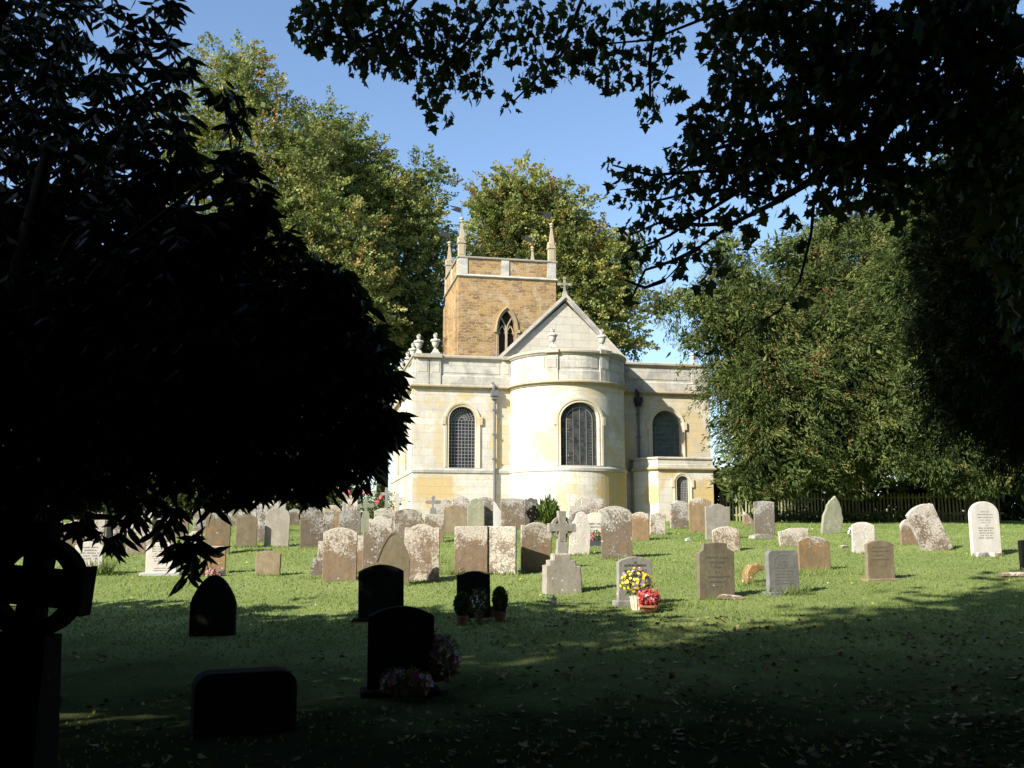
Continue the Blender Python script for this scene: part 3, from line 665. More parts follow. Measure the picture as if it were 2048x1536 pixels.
# drainpipes
for (x, zt) in ((3.6, zl(6.08)), (10.38, zl(5.95))):
    mb = MB(); mb.tube([(x, -.14, zt), (x, -.14, ZS+.3), (x, -.16, ZS+.1), (x, -.16, ZB)], .06, 8)
    for z in np.arange(ZS+.6, zt, 1.1): mb.box(x-.09, x+.09, -.2, -.05, z, z+.07)
    dp = mb.build('drainpipe', M['pipe'], church)
    mb = MB(); mb.box(x-.12, x+.12, -.27, -.02, zt-.05, zt+.10, 1.0); mb.box(x-.17, x+.17, -.32, 0, zt+.10, zt+.36)
    mb.tube([(x-.05, -.2, zt+.34), (x-.02, -.25, zt+.55), (x-.12, -.2, zt+.72)], [.07, .075, .06], 8)
    mb.build('hopper_head', M['pipe'] if x < 5 else M['iron'], dp)
# vestry lean-to with a canted side
AP = [(9.98, 0.0), (9.98, -.5), (10.78, -1.5), (13.40, -1.5), (13.40, 0.0)]
def mV(u, z, d): return (u, -1.5+d, z)
wv, ov = window(church, mV, 'round', 11.93, .29, zl(1.36), zl(2.33), zl(2.62), M['glass'], 'grid', sw=.14, proud=.035, reveal=.16, sill=False)
wall('vestry_wall', M['plinth'], church, mV, 10.78, 13.40, ZB, zl(2.86), [ov], reveal=.16)
for (x0_, y0_), (x1_, y1_) in ((AP[0], AP[1]), (AP[1], AP[2]), (AP[3], AP[4])):
    MB().add([(x0_, y0_, ZB), (x1_, y1_, ZB), (x1_, y1_, zl(2.86)), (x0_, y0_, zl(2.86))], [(0, 1, 2, 3)]).build('vestry_side', M['plinth'], church)
mb = MB(); sweep(mb, AP, [(-.02, zl(2.84)), (.06, zl(2.86)), (.12, zl(2.92)), (.12, zl(2.98)), (.04, zl(3.02)), (-.02, zl(3.02))]); mb.build('cornice', M['corn'], church)
mb = MB(); sweep(mb, AP, [(.02, zl(3.0)), (.02, zl(3.12)), (0, zl(3.14)), (0, zl(3.36)), (.05, zl(3.38)), (.06, zl(3.44)), (0, zl(3.47)), (-.3, zl(3.47)), (-.3, zl(2.9)), (0, zl(2.9))]); mb.build('vestry_parapet', M['para'], church)
MB().add([(9.99, 0, zl(3.4)), (9.99, -.45, zl(3.4)), (10.78, -1.45, zl(3.4)), (13.38, -1.45, zl(3.4)), (13.38, 0, zl(3.4))], [(0, 1, 2, 3, 4)]).build('vestry_roof', M['roof'], church)

# tower
TX0, TX1, TY, TD = 5.32, 12.2, 22.0, 6.4
tz = zl(17.58); tp = zl(18.95)
def mT(u, z, d): return (u, TY+d, z)
tw = None
P_t = arch('goth', 8.70, .56, zl(11.2), zl(13.9), zl(15.25), 24)
tower = wall('tower', M['iron_st'], church, mT, TX0, TX1, ZB, tz, [dict(p=P_t)], reveal=.45)
mb = MB(); mb.add([(TX0, TY, ZB), (TX0, TY+TD, ZB), (TX0, TY+TD, tz), (TX0, TY, tz), (TX1, TY, ZB), (TX1, TY+TD, ZB), (TX1, TY+TD, tz), (TX1, TY, tz)], [(0, 1, 2, 3), (4, 5, 6, 7), (1, 5, 6, 2), (3, 2, 6, 7)])
mb.box(TX0-.14, TX0-.002, TY+.35, TY+1.2, ZB, tz-.9); mb.box(TX0-.14, TX0-.002, TY+TD-.9, TY+TD, ZB, tz-.9)
mb.build('tower_side', M['iron_st'], church)
TP = [(TX0, TY+TD), (TX0, TY), (TX1, TY), (TX1, TY+TD), (TX0-.001, TY+TD)]
mb = MB(); sweep(mb, TP, [(0, tz-.06), (.12, tz), (.12, tz+.05), (.03, tz+.14), (-.02, tz+.14), (-.02, tz-.06)]); mb.build('tower_string', M['para'], church)
mb = MB(); sweep(mb, TP, [(0, tz+.13), (0, tp-.12), (-.35, tp-.12), (-.35, tz+.13)]); mb.build('tower_parapet', M['iron_st'], church)
def mTs(u, z, d): return (TX0+d, TY+u, z)
mb = MB()
for mf_, a, b in ((mT, TX0, TX0+.62), (mT, 8.32, 8.85), (mT, TX1-.62, TX1), (mTs, .1, .5), (mTs, 2.9, 3.4), (mTs, TD-.5, TD)):
    mb = MB(); bx(mb, mf_, a, b, tz+.13, tp-.12, -.06, .0); mb.build('parapet_pier', M['para'], church)
mb = MB(); sweep(mb, TP, [(-.02, tp-.13), (.10, tp-.1), (.12, tp-.02), (0, tp+.04), (-.38, tp+.04), (-.38, tp-.13)]); mb.build('tower_coping', M['cope'], church)
for ix, (px_, py_) in enumerate(((TX0+.24, TY+.24), (TX1-.24, TY+.24), (TX0+.24, TY+TD-.24), (TX1-.24, TY+TD-.24))):
    mb = MB(); r = .235; z = 0
    mb.box(-r, r, -r, r, 0, .98); mb.box(-r*.6, r*.6, -r-.02, -r+.01, .1, .85)
    for k in range(4):   # gablets
        a = k*PI/2; ca, sa = math.cos(a), math.sin(a)
        def rt(p): return (p[0]*ca-p[1]*sa, p[0]*sa+p[1]*ca, p[2])
        mb.add([rt(p) for p in ((-r-.05, -r-.05, .92), (r+.05, -r-.05, .92), (0, -r-.07, 1.42), (-r-.05, -r+.1, .92), (r+.05, -r+.1, .92), (0, -r+.15, 1.42))], [(0, 1, 2), (3, 5, 4), (0, 2, 5, 3), (1, 4, 5, 2)])
        mb.lathe([(.03, -.05), (.05, 0), (.02, .06)], (r+.04)*math.cos(a+PI/4)*1.2, (r+.04)*math.sin(a+PI/4)*1.2, 6, 1.25)
    s0 = .20
    mb.add([(-s0, -s0, .98), (s0, -s0, .98), (s0, s0, .98), (-s0, s0, .98), (-.05, -.05, 2.5), (.05, -.05, 2.5), (.05, .05, 2.5), (-.05, .05, 2.5)], [(0, 1, 5, 4), (1, 2, 6, 5), (2, 3, 7, 6), (3, 0, 4, 7), (4, 5, 6, 7)])
    mb.lathe([(.06, 2.46), (.13, 2.5), (.10, 2.56), (.08, 2.6), (.15, 2.68), (.14, 2.78), (.04, 2.84)], n=8)
    pn = mb.build('pinnacle', M['corn'], church, loc=(px_, py_, tp+.03))
    mb = MB(); mb.tube([(0, 0, 2.8), (0, 0, 3.85)], .022, 6)
    mb.slab([(-.05, 3.15), (-.05, 3.5), (-.25, 3.55), (-.75, 3.62), (-.95, 3.66), (-.7, 3.5), (-.45, 3.48), (-.7, 3.38), (-.85, 3.36), (-.5, 3.24), (-.3, 3.18)], .02, .004)
    mb.build('weather_vane', M['iron'], pn)
# belfry tracery
mb = MB()
def hood(e, kt=1.0): return [(8.70+(u-8.70)*(.56+e)/.56, z if z < zl(13.9) else zl(13.9)+(z-zl(13.9))*(1.35+e*1.2)/1.35) for u, z in P_t]
rings = [(0, .22), (0, .05), (.10, -.0), (.10, -.03), (.16, -.02)]
O = [[mT(u, z, d) for u, z in hood(e)] for e, d in rings]
for a, b in zip(O[:-1], O[1:]):
    for i in range(len(P_t)-1): mb.add([a[i], a[i+1], b[i+1], b[i]], [(0, 1, 2, 3)])
H1, H2 = hood(.17)[1:-1], hood(.25)[1:-1]
for i in range(len(H1)-1):
    mb.add([mT(*H1[i], -.12), mT(*H1[i+1], -.12), mT(*H2[i+1], -.10), mT(*H2[i], -.10), mT(*H1[i], 0), mT(*H1[i+1], 0), mT(*H2[i+1], 0), mT(*H2[i], 0)], [(0, 1, 2, 3), (0, 1, 5, 4), (3, 2, 6, 7)])
for sgn in (-1, 1): bx(mb, mT, 8.7+sgn*.83-.09, 8.7+sgn*.83+.09, zl(13.72), zl(13.93), -.14, 0)
bw_ = mb.build('belfry_window', M['corn'], tower)
mb = MB(); ribbon(mb, [(8.7, zl(11.2)), (8.7, zl(14.1))], .14, mT, .30, .16)
for sgn in (-1, 1):
    ribbon(mb, [(8.7, zl(13.9)), (8.7+sgn*.1, zl(14.3)), (8.7+sgn*.3, zl(14.7)), (8.7+sgn*.38, zl(14.8))], .09, mT, .30, .14)
    c = 8.7+sgn*.28
    ribbon(mb, [(c-.24, zl(13.6)), (c-.18, zl(13.95)), (c, zl(14.25)), (c+.18, zl(13.95)), (c+.24, zl(13.6))], .07, mT, .31, .14)
    ribbon(mb, [(c-.24, zl(13.8)), (c-.1, zl(13.72))], .05, mT, .31, .1); ribbon(mb, [(c+.24, zl(13.8)), (c+.1, zl(13.72))], .05, mT, .31, .1)
mb.build('tracery', M['corn'], bw_)
g = MB(); pp = P_t[1:-1]
for p, q in zip(pp[:-1], pp[1:]): g.add([mT(p[0], zl(11.2), .42), mT(q[0], zl(11.2), .42), mT(q[0], q[1], .42), mT(p[0], p[1], .42)], [(0, 1, 2, 3)])
g.build('louvre', M['void'], bw_)


# ------------------------------------------------------------------ headstones
def arcpts(w, z0, rise, n=12, x0=None, x1=None):
    x0 = -w/2 if x0 is None else x0; x1 = w/2 if x1 is None else x1
    return [(x0+(x1-x0)*i/n, z0+rise*math.sin(PI*i/n)**.85) for i in range(n+1)]
def outline(shape, w, h, rnd):
    L, Rr = [(-w/2, 0)], [(w/2, 0)]
    if shape == 'flat': m = [(-w/2, h*rnd.uniform(.985, 1)), (-w*.2, h), (w*.15, h*rnd.uniform(.985, 1)), (w/2, h*rnd.uniform(.97, 1))]
    elif shape == 'low': m = arcpts(w, h-.05*w, .05*w)
    elif shape == 'seg': m = arcpts(w, h-.15*w, .15*w)
    elif shape == 'round': m = [(-w/2*math.cos(a), h-.42*w+.42*w*math.sin(a)) for a in np.linspace(0, PI, 17)]
    elif shape == 'rcorner':
        r = .16*w; m = [(-w/2+r-r*math.cos(a), h-r+r*math.sin(a)) for a in np.linspace(0, PI/2, 6)]+[(w/2-r+r*math.sin(a), h-r+r*math.cos(a)) for a in np.linspace(0, PI/2, 6)]
    elif shape == 'gothic':
        k = .85*w; m = [(-w/2, h-k)]+[(-w/2*(1-t), h-k+k*math.sin(t*PI/2)**.9) for t in np.linspace(.08, 1, 9)]+[(w/2*t, h-k+k*math.sin((1-t)*PI/2)**.9) for t in np.linspace(.08, 1, 9)]
    elif shape == 'roundgoth':
        k = .62*w; m = [(-w/2, h-k)]+[(-w/2*(1-t)**1.0, h-k+k*math.sin(t*PI/2)**.78) for t in np.linspace(.08, 1, 10)]+[(w/2*t, h-k+k*math.sin((1-t)*PI/2)**.78) for t in np.linspace(.1, 1, 10)]
    elif shape == 'shoulder':
        s_ = .22*w; a = .26*w; m = [(-w/2, h-a*.75), (-w/2+s_*.6, h-a*.72), (-w/2+s_, h-a*.55)]+arcpts(w, h-a*.5, a*.5, 10, -w/2+s_, w/2-s_)+[(w/2-s_, h-a*.55), (w/2-s_*.6, h-a*.72), (w/2, h-a*.75)]
    elif shape == 'sunk':
        s_ = .16*w; m = [(-w/2, h-.10*w), (-w/2+s_*.7, h-.10*w), (-w/2+s_, h-.12*w)]+arcpts(w, h-.12*w, .12*w, 10, -w/2+s_, w/2-s_)+[(w/2-s_, h-.12*w), (w/2-s_*.7, h-.1*w), (w/2, h-.1*w)]
    elif shape == 'scroll':
        m = [(-w/2, h-.20*w), (-w*.42, h-.10*w), (-w*.32, h-.09*w), (-w*.27, h-.17*w)]+arcpts(w, h-.13*w, .13*w, 10, -w*.24, w*.24)+[(w*.27, h-.17*w), (w*.32, h-.09*w), (w*.42, h-.10*w), (w/2, h-.20*w)]
    elif shape == 'ped': m = [(-w/2, h-.2*w), (-w*.2, h-.03*w), (0, h), (w*.2, h-.04*w), (w/2, h-.24*w)]
    elif shape == 'ogee': m = [(-w/2, h-.30*w), (-w*.38, h-.26*w), (-w*.25, h-.12*w), (-w*.12, h-.05*w), (0, h), (w*.12, h-.05*w), (w*.25, h-.12*w), (w*.38, h-.26*w), (w/2, h-.30*w)]
    elif shape == 'soft': m = [(-w/2, h-.11*w), (-w*.34, h-.09*w), (-w*.18, h-.02*w), (0, h), (w*.18, h-.02*w), (w*.34, h-.09*w), (w/2, h-.11*w)]
    elif shape == 'cut':
        m = [(-w/2, h-.28*w), (-w*.47, h-.24*w), (-w*.38, h-.18*w), (-w*.36, h-.03*w), (-w*.1, h), (w*.15, h-.0*w), (w*.30, h-.02*w), (w*.31, h-.14*w), (w*.45, h-.2*w), (w/2, h-.24*w)]
    elif shape == 'tri': m = [(-w/2, h), (-w*.3, h*.93), (w*.2, h*.6), (w/2, h*.38)]
    elif shape == 'tilt': m = [(-w/2, h*.88), (-w*.28, h*.92), (-w*.1, h), (w*.3, h*.97), (w/2, h*.9)]
    elif shape == 'notch': m = [(-w/2, h*.98), (-w*.2, h), (w*.15, h), (w*.2, h*.93), (w*.3, h*.94), (w*.35, h), (w/2, h*.98)]
    elif shape == 'lancet':
        m = [(-w*.5, h*.42), (-w*.46, h*.50), (-w*.38, h*.60), (-w*.36, h*.72), (-w*.22, h*.86), (-w*.14, h*.90), (0, h), (w*.14, h*.90), (w*.22, h*.86), (w*.36, h*.70), (w*.40, h*.58), (w*.5, h*.46)]
    elif shape == 'keyhole':
        m = [(-w/2, h*.62), (-w*.48, h*.70), (-w*.36, h*.78), (-w*.30, h*.82)]+[(-w*.28*math.cos(a), h*.87+h*.13*math.sin(a)) for a in np.linspace(0, PI, 11)]+[(w*.30, h*.82), (w*.36, h*.78), (w*.48, h*.70), (w/2, h*.62)]
    else: m = [(-w/2, h), (w/2, h)]
    return L+m+Rr
def letters(parent, lines, w, z0, dz, y, mat, size):
    """rows of worn, unreadable cut lettering"""
    mb = MB(); rnd = random.Random(len(lines)*7+int(w*100))
    for i, k in enumerate(lines):
        x = -w*k/2; z = z0-i*dz
        while x < w*k/2:
            l = size*rnd.uniform(.35, .75)
            if rnd.random() > .16: mb.box(x, x+l*.8, y-.002, y+.002, z, z+size*rnd.uniform(.6, 1.0))
            x += l+.15*size
    return mb.build('inscription', mat, parent)
def text(parent, lines, y, mat):
    for (s, x, z, size) in lines:
        cu = bpy.data.curves.new('inscription', 'FONT'); cu.body = s; cu.size = size; cu.align_x = 'CENTER'; cu.extrude = .0015; cu.offset = .0012
        o = bpy.data.objects.new('tmp', cu); C.objects.link(o)
        dg = bpy.context.evaluated_depsgraph_get(); me = bpy.data.meshes.new_from_object(o.evaluated_get(dg))
        C.objects.unlink(o); bpy.data.objects.remove(o)
        me.materials.clear(); me.materials.append(mat)
        q = bpy.data.objects.new('inscription', me); link(q, parent); q.location = (x, y-.002, z); q.rotation_euler = (PI/2, 0, 0)
GRP = 'old headstones standing in the grass'
SI = [0]
TUFT = []
def place(x0, x1, top, base, Y=None):
    pxc = (x0+x1)/2
    p = on_ground(pxc, base) if Y is None else None
    if p is None:
        r = ray(pxc, base); p = Vector((r.x/r.y*Y, Y, float(G(r.x/r.y*Y, Y))))
    r = ray(pxc, top); zt = EYE+r.z/r.y*p.y
    w_ = (x1-x0)/2022*p.y
    return p, w_, zt-p.z
def headstone(x0, x1, top, base, shape, mat, label, yaw=None, tilt=0, lean=0, t=None, plinth=None, cat='headstone', Y=None, name='headstone', hood_=False):
    SI[0] += 1; rnd = random.Random(SI[0]*13+5)
    p, w_, h = place(x0, x1, top, base, Y)
    yaw = R_(rnd.uniform(4, 15)) if yaw is None else R_(yaw)
    t = t or rnd.uniform(.07, .11)
    w_ = w_/(math.cos(yaw)+t/max(w_, .1)*abs(math.sin(yaw)))
    root = thing(name, label, cat, p, yaw, GRP)
    root.rotation_euler = (R_(lean), R_(tilt if tilt else rnd.uniform(-1, 1)), yaw)
    TUFT.append((p.x, p.y, yaw, w_, t)); mb = MB(); pts = outline(shape, w_, h, rnd); sk = .08
    pts = [(pts[0][0], -sk)]+pts[1:-1]+[(pts[-1][0], -sk)]
    zb = 0
    mb.slab(pts, t, .010, jit=.004 if mat not in ('wh', 'dg', 'bk') else 0, rnd=rnd)
    body = mb.build('slab', M[mat], root)
    if hood_:
        mb = MB(); o1 = outline(shape, w_*1.06, h*1.02, rnd)[1:-1]; o2 = outline(shape, w_*.94, h*.98, rnd)[1:-1]
        for i in range(len(o1)-1):
            vs = [(o1[i][0], y, o1[i][1]) for y in (-t/2-.012,)]+[(o1[i+1][0], -t/2-.012, o1[i+1][1]), (o2[i+1][0], -t/2-.010, o2[i+1][1]), (o2[i][0], -t/2-.010, o2[i][1])]
            vs += [(o1[i][0], t/2, o1[i][1]), (o1[i+1][0], t/2, o1[i+1][1]), (o2[i+1][0], -t/2, o2[i+1][1]), (o2[i][0], -t/2, o2[i][1])]
            mb.add(vs, [(0, 1, 2, 3), (0, 1, 5, 4), (3, 2, 6, 7)])
        mb.build('hood_moulding', M[mat], root)
    if plinth:
        a, hh, d = plinth
        MB().bbox(-w_*a/2, w_*a/2, -d/2, d/2, -.06, hh, .012).build('base', M[mat], root)
    return root, w_, h, t
HS = [
 # x0, x1, top, base, shape, material, label, opts
 (66, 121, 1027, 1100, 'seg', 'lb', 'pale crusted headstone showing above the shoulder of the big black wheel cross', {}),
 (124, 182, 1040, 1102, 'sunk', 'br', 'brown headstone just right of the top of the black wheel cross, behind the white stone', {}),
 (183, 208, 1026, 1090, 'flat', 'lb', 'narrow brown headstone behind hanging leaves at the far left of the back row', {}),
 (207, 228, 1033, 1088, 'flat', 'gy', 'thin grey headstone squeezed between two brown ones at the left', {}),
 (226, 254, 1031, 1098, 'round', 'bw', 'brown round topped headstone left of the widest crusted slab at the left', {}),
 (254, 303, 1022, 1108, 'ped', 'lb', 'wide grey brown headstone standing behind and left of the white slab on a base', {}),
 (303, 347, 1036, 1106, 'seg', 'bw', 'crusted brown headstone directly behind the top of the white slab on a base', {}),
 (336, 376, 1024, 1078, 'shoulder', 'br', 'brown headstone mostly covered by the hanging evergreen sprig', {}),
 (376, 404, 1062, 1098, 'round', 'lb', 'small low crusted headstone under the hanging sprig', {}),
 (386, 420, 1018, 1066, 'seg', 'lb', 'grey arched headstone behind the left edge of the big golden one', {}),
 (408, 458, 1024, 1110, 'round', 'gd', 'tall golden round topped headstone with a pale crusted rim', {}),
 (404, 450, 1092, 1147, 'flat', 'gd', 'lower golden headstone with a pink bouquet at its foot', dict(t=.12)),
 (457, 500, 1004, 1052, 'flat', 'ml', 'leftmost of the tall white crusted stones against the dark trees', {}),
 (480, 512, 997, 1047, 'scroll', 'ml', 'tallest white crusted stone of the cluster at the back left', {}),
 (471, 513, 1031, 1095, 'seg', 'gt', 'headstone with golden top half and grey flaking lower half', dict(yaw=14)),
 (513, 535, 1007, 1085, 'ped', 'ml', 'very narrow mottled stone between the golden topped one and the grey round one', {}),
 (530, 570, 999, 1062, 'notch', 'ml', 'square crusted headstone with a notched mossy yellow top', {}),
 (528, 577, 1014, 1094, 'round', 'gy', 'smooth grey round topped headstone with scattered white spots', dict(yaw=6, tilt=1.5)),
 (577, 598, 1017, 1052, 'tilt', 'br', 'small far brown headstone with a sloping top above yellow grass', {}),
 (600, 645, 1014, 1095, 'scroll', 'bw', 'brown headstone with carved scroll top and thin bright left edge', {}),
 (646, 681, 1010, 1070, 'seg', 'gd', 'brown arched headstone behind the short square grey one', {}),
 (646, 667, 1022, 1077, 'flat', 'lb', 'short square grey stone in front of a brown arched one', {}),
 (684, 714, 991, 1052, 'flat', 'ml', 'square crusted stone in front of the rose bush', {}),
 (677, 721, 1018, 1090, 'soft', 'lb', 'shouldered crusted headstone left of the green fleury cross', {}),
 (511, 560, 1101, 1152, 'soft', 'gt', 'small low tan headstone with dark stains alone on the grass', dict(yaw=2, t=.09)),
 (700, 727, 1070, 1146, 'flat', 'br', 'thin rusty strip of a headstone seen between two wide ones left of the hooded arch', {}),
 (645, 713, 1055, 1163, 'seg', 'br', 'large brown headstone in the front row, just right of the crusted wheel cross', dict(yaw=5)),
 (724, 786, 1051, 1150, 'shoulder', 'bw', 'shouldered brown headstone behind the hooded pointed arch stone', dict(yaw=7)),
 (738, 784, 1033, 1080, 'sunk', 'ml', 'small mottled headstone showing above the shouldered one', {}),
 (748, 792, 1016, 1066, 'seg', 'lb', 'wide crusted arched headstone below the two plain crosses', {}),
 (787, 842, 1017, 1082, 'seg', 'bw', 'brown headstone with crusted top right of the two plain crosses', {}),
 (808, 878, 1048, 1162, 'sunk', 'bw', 'wide rusty headstone with thick white lichen down its middle and foot', dict(yaw=3)),
 (848, 888, 1028, 1086, 'flat', 'br', 'small plain brown headstone left of the leaning gabled stone', {}),
 (868, 902, 998, 1058, 'seg', 'lb', 'grey crusted stone behind the green trefoil cross', {}),
 (904, 938, 991, 1056, 'shoulder', 'ml', 'white crusted shouldered stone standing against the church wall left of the drainpipe', {}),
 (887, 934, 1010, 1068, 'ped', 'gt', 'gabled stone leaning back with a dark diagonal crack of shade', dict(lean=-8, yaw=10)),
 (934, 969, 996, 1060, 'ogee', 'gn', 'green grey carved stone with curling shoulders below the drainpipe', {}),
 (953, 986, 994, 1058, 'seg', 'lb', 'purplish crusted arched stone immediately left of the drainpipe', {}),
 (909, 975, 1052, 1149, 'flat', 'br', 'plain rust red square headstone behind the pointed dark slate', dict(yaw=2)),
 (974, 1033, 1052, 1149, 'flat', 'lb', 'square mottled grey headstone touching the rust red one', dict(yaw=-8, t=.14)),
 (987, 1010, 1002, 1056, 'tri', 'wh', 'pale narrow pointed fragment right of the drainpipe', {}),
 (1001, 1048, 996, 1060, 'low', 'bw', 'brown square headstone spotted white right of the drainpipe', {}),
 (1048, 1076, 995, 1052, 'scroll', 'ml', 'scroll topped crusted stone behind the dark tilted wheel cross', {}),
 (1041, 1104, 1044, 1144, 'sunk', 'br', 'brown headstone directly left of the tall wheel cross', dict(yaw=12)),
 (1137, 1179, 1023, 1111, 'keyhole', 'pg', 'pale headstone with round head and carved medallion right of the tall wheel cross', dict(tilt=4)),
 (1138, 1176, 1010, 1066, 'flat', 'ml', 'square mottled stone behind the round headed medallion stone', {}),
 (1149, 1186, 992, 1056, 'tilt', 'bw', 'crusted stone with sloping top furthest back under the apse window', {}),
 (1162, 1207, 997, 1062, 'flat', 'bw', 'square brown and white stone in front of the apse beside the sloping topped one', {}),
 (1196, 1262, 1012, 1064, 'seg', 'lb', 'broad arched grey stone behind the big rusty one below the apse', {}),
 (1203, 1265, 1017, 1117, 'seg', 'bw', 'big rusty white blotched headstone with pale foot, below the apse', dict(yaw=2)),
 (1264, 1299, 1024, 1082, 'soft', 'gd', 'plain smooth golden brown headstone with rippled top below the vestry', dict(yaw=3)),
 (1299, 1331, 1024, 1070, 'tilt', 'ml', 'short speckled dark and white stone right of the smooth golden one', dict(tilt=2)),
 (1340, 1377, 1001, 1059, 'tilt', 'ml', 'white splashed headstone below the small vestry window', {}),
 (1379, 1424, 996, 1065, 'seg', 'gd', 'tall plain brown headstone with crusted rim at the church corner', {}),
 (1410, 1462, 1008, 1080, 'sunk', 'gy', 'grey headstone with lichen rings overlapping the tall brown one', {}),
 (1425, 1481, 1053, 1103, 'seg', 'bw', 'squat brown headstone in front of the grey one with lichen rings', {}),
 (1487, 1508, 1023, 1053, 'tri', 'br', 'small broken triangular stone in front of the fence', {}),
 (1508, 1550, 1002, 1072, 'low', 'lb', 'upright square headstone with a pale slab at its foot before the fence', {}),
 (1559, 1620, 1056, 1093, 'tilt', 'lb', 'low crusted stone tilting, behind the round brown one', dict(tilt=-5)),
 (1594, 1663, 1073, 1141, 'seg', 'gd', 'broad round shouldered brown stone standing in long grass', dict(yaw=12)),
 (1800, 1842, 1038, 1090, 'round', 'br', 'brown round topped stone half hidden by the steeply leaning one', dict(yaw=10)),
 (1704, 1751, 1044, 1109, 'seg', 'pg', 'pale grey slightly arched headstone behind the small tan one', dict(yaw=6)),
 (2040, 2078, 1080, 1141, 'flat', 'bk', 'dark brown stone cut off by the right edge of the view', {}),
]
for h in HS: headstone(*h[:7], **h[7])
# individual ones with parts or lettering
o, w_, h_, t_ = headstone(149, 203, 1083, 1149, 'seg', 'wh', 'bright white headstone with dark lettering beside the big black wheel cross', yaw=10)
letters(o, [.6, .5, .8, .6, .6], w_, h_*.80, h_*.085, -t_/2, M['inkg'], .03)
o, w_, h_, t_ = headstone(292, 352, 1084, 1151, 'seg', 'wh', 'bright white headstone on a white base slab behind the hanging sprig', yaw=8, plinth=(1.3, .06, .35))
letters(o, [.55, .6, .6, .5, .6, .5, .45, .0, .0, .5, .5], w_, h_*.85, h_*.072, -t_/2, M['inkg'], .022)
o, w_, h_, t_ = headstone(752, 818, 1066, 1173, 'gothic', 'gt', 'pointed arch headstone with a hood moulding behind the square topped black one', yaw=8, hood_=True)
o, w_, h_, t_ = headstone(1168, 1214, 1025, 1090, 'soft', 'wh', 'white headstone with a flower planter at its foot, behind the big rusty one', yaw=4, plinth=(1.15, .04, .3))
text(o, [('ALBERT HENRY', 0, h_*.62, .075), ('BENTLEY', 0, h_*.52, .075)], -t_/2, M['inkg'])
letters(o, [.6, .5], w_, h_*.43, h_*.07, -t_/2, M['inkg'], .035)
o, w_, h_, t_ = headstone(1233, 1306, 1113, 1212, 'seg', 'gy', 'light grey headstone behind a basket of yellow pansies', yaw=16, t=.10, plinth=(1.16, .09, .26))
text(o, [('IN', 0, h_*.86, .045), ('LOVING MEMORY', 0, h_*.80, .05), ('OF', 0, h_*.745, .04), ('MINNIE HOLT', 0, h_*.68, .065), ('WHO FELL ASLEEP', 0, h_*.61, .04)], -t_/2, M['ink'])
o, w_, h_, t_ = headstone(1393, 1471, 1085, 1199, 'cut', 'gt', 'brown headstone with concave cut corners and a broken piece at its foot', yaw=16, t=.11)
letters(o, [.7, .5, .25, .12, .75, .45, .3], w_*.9, h_*.72, h_*.085, -t_/2, M['ink'], .035)
sl = MB(); sl.slab([(-.22, -.02), (.2, -.04), (.26, .0), (.2, .03), (-.1, .06), (-.22, .03)], .22, .01, 0, 0, 0); q = on_ground(1458, 1199)
tag(sl.build('broken_slab', M['br'], None, loc=(q.x, q.y, q.z+.03)), 'flat broken piece of reddish stone lying by the cut cornered headstone', 'stone slab')
o, w_, h_, t_ = headstone(1532, 1601, 1100, 1188, 'rcorner', 'dg', 'slate grey headstone with rounded corners and a carved arch, long grass at its foot', yaw=17, t=.12, plinth=(1.15, .05, .3))
letters(o, [.1, .3, .6, .6, .6, .55, .6, .6], w_, h_*.72, h_*.07, -t_/2, M['inkg'], .026)
mb = MB(); ribbon(mb, [(-w_*.33, h_*.6)]+[(w_*.33*math.cos(a), h_*.68+w_*.3*math.sin(a)) for a in np.linspace(PI, 0, 13)]+[(w_*.33, h_*.6)], .02, lambda u, z, d: (u, -t_/2-d*0+(-.004 if d < 0 else 0), z), -.002, .0); mb.build('carved_border', M['gy'], o)
o, w_, h_, t_ = headstone(1731, 1792, 1080, 1161, 'seg', 'gt', 'small tan headstone with faint lettering and red flowers at its shoulder', yaw=13, t=.10, plinth=(1.25, .04, .3))
letters(o, [.6, .65, .4, .6], w_, h_*.8, h_*.1, -t_/2, M['ink'], .03)
o, w_, h_, t_ = headstone(1942, 2004, 1003, 1112, 'round', 'wh', 'tall clean white round topped headstone with pebbles at its foot, far right', yaw=8, t=.12)
letters(o, [.3, .55, .55, .4, .3, .1], w_, h_*.80, h_*.05, -t_/2, M['inkg'], .025); letters(o, [.55, .5, .55, .4, .55], w_, h_*.50, h_*.045, -t_/2, M['inkg'], .03)
# leaning pair
o, w_, h_, t_ = headstone(1846, 1906, 1004, 1102, 'seg', 'ml', 'thick crusted headstone leaning steeply to the left in front of the fence', yaw=6, tilt=-23, t=.13)
o, w_, h_, t_ = headstone(1640, 1684, 991, 1068, 'lancet', 'gn', 'pale green pointed headstone leaning right in front of the fence', yaw=14, tilt=9, t=.12)
# scattered small stones
def rock(px, py, w_, h_, mat, label, name='stone'):
    p = on_ground(px, py); rnd = random.Random(int(px)); k = p.y/2022
    mb = MB(); W, H = w_*k/2, h_*k
    mb.slab([(-W, 0), (-W*.9, H*.7), (-W*.3, H*rnd.uniform(.8, 1.1)), (W*.4, H), (W*.95, H*.6), (W, 0)], W*1.1, .01, jit=.004, rnd=rnd)
    return tag(mb.build(name, M[mat], None, loc=p, rot=(0, 0, rnd.uniform(-.3, .5))), label, 'stone')
rock(1376, 1083, 12, 7, 'wh', 'small white stone in the grass right of the short speckled headstone')
rock(1688, 1097, 18, 6, 'br', 'flat pinkish stone in the grass left of the pale grey headstone')
rock(1522, 1078, 44, 10, 'gy', 'pale slab lying at the foot of the upright square headstone', 'foot_slab')
rock(2030, 1153, 60, 8, 'br', 'flat earthy patch of stone by the dark right edge headstone')
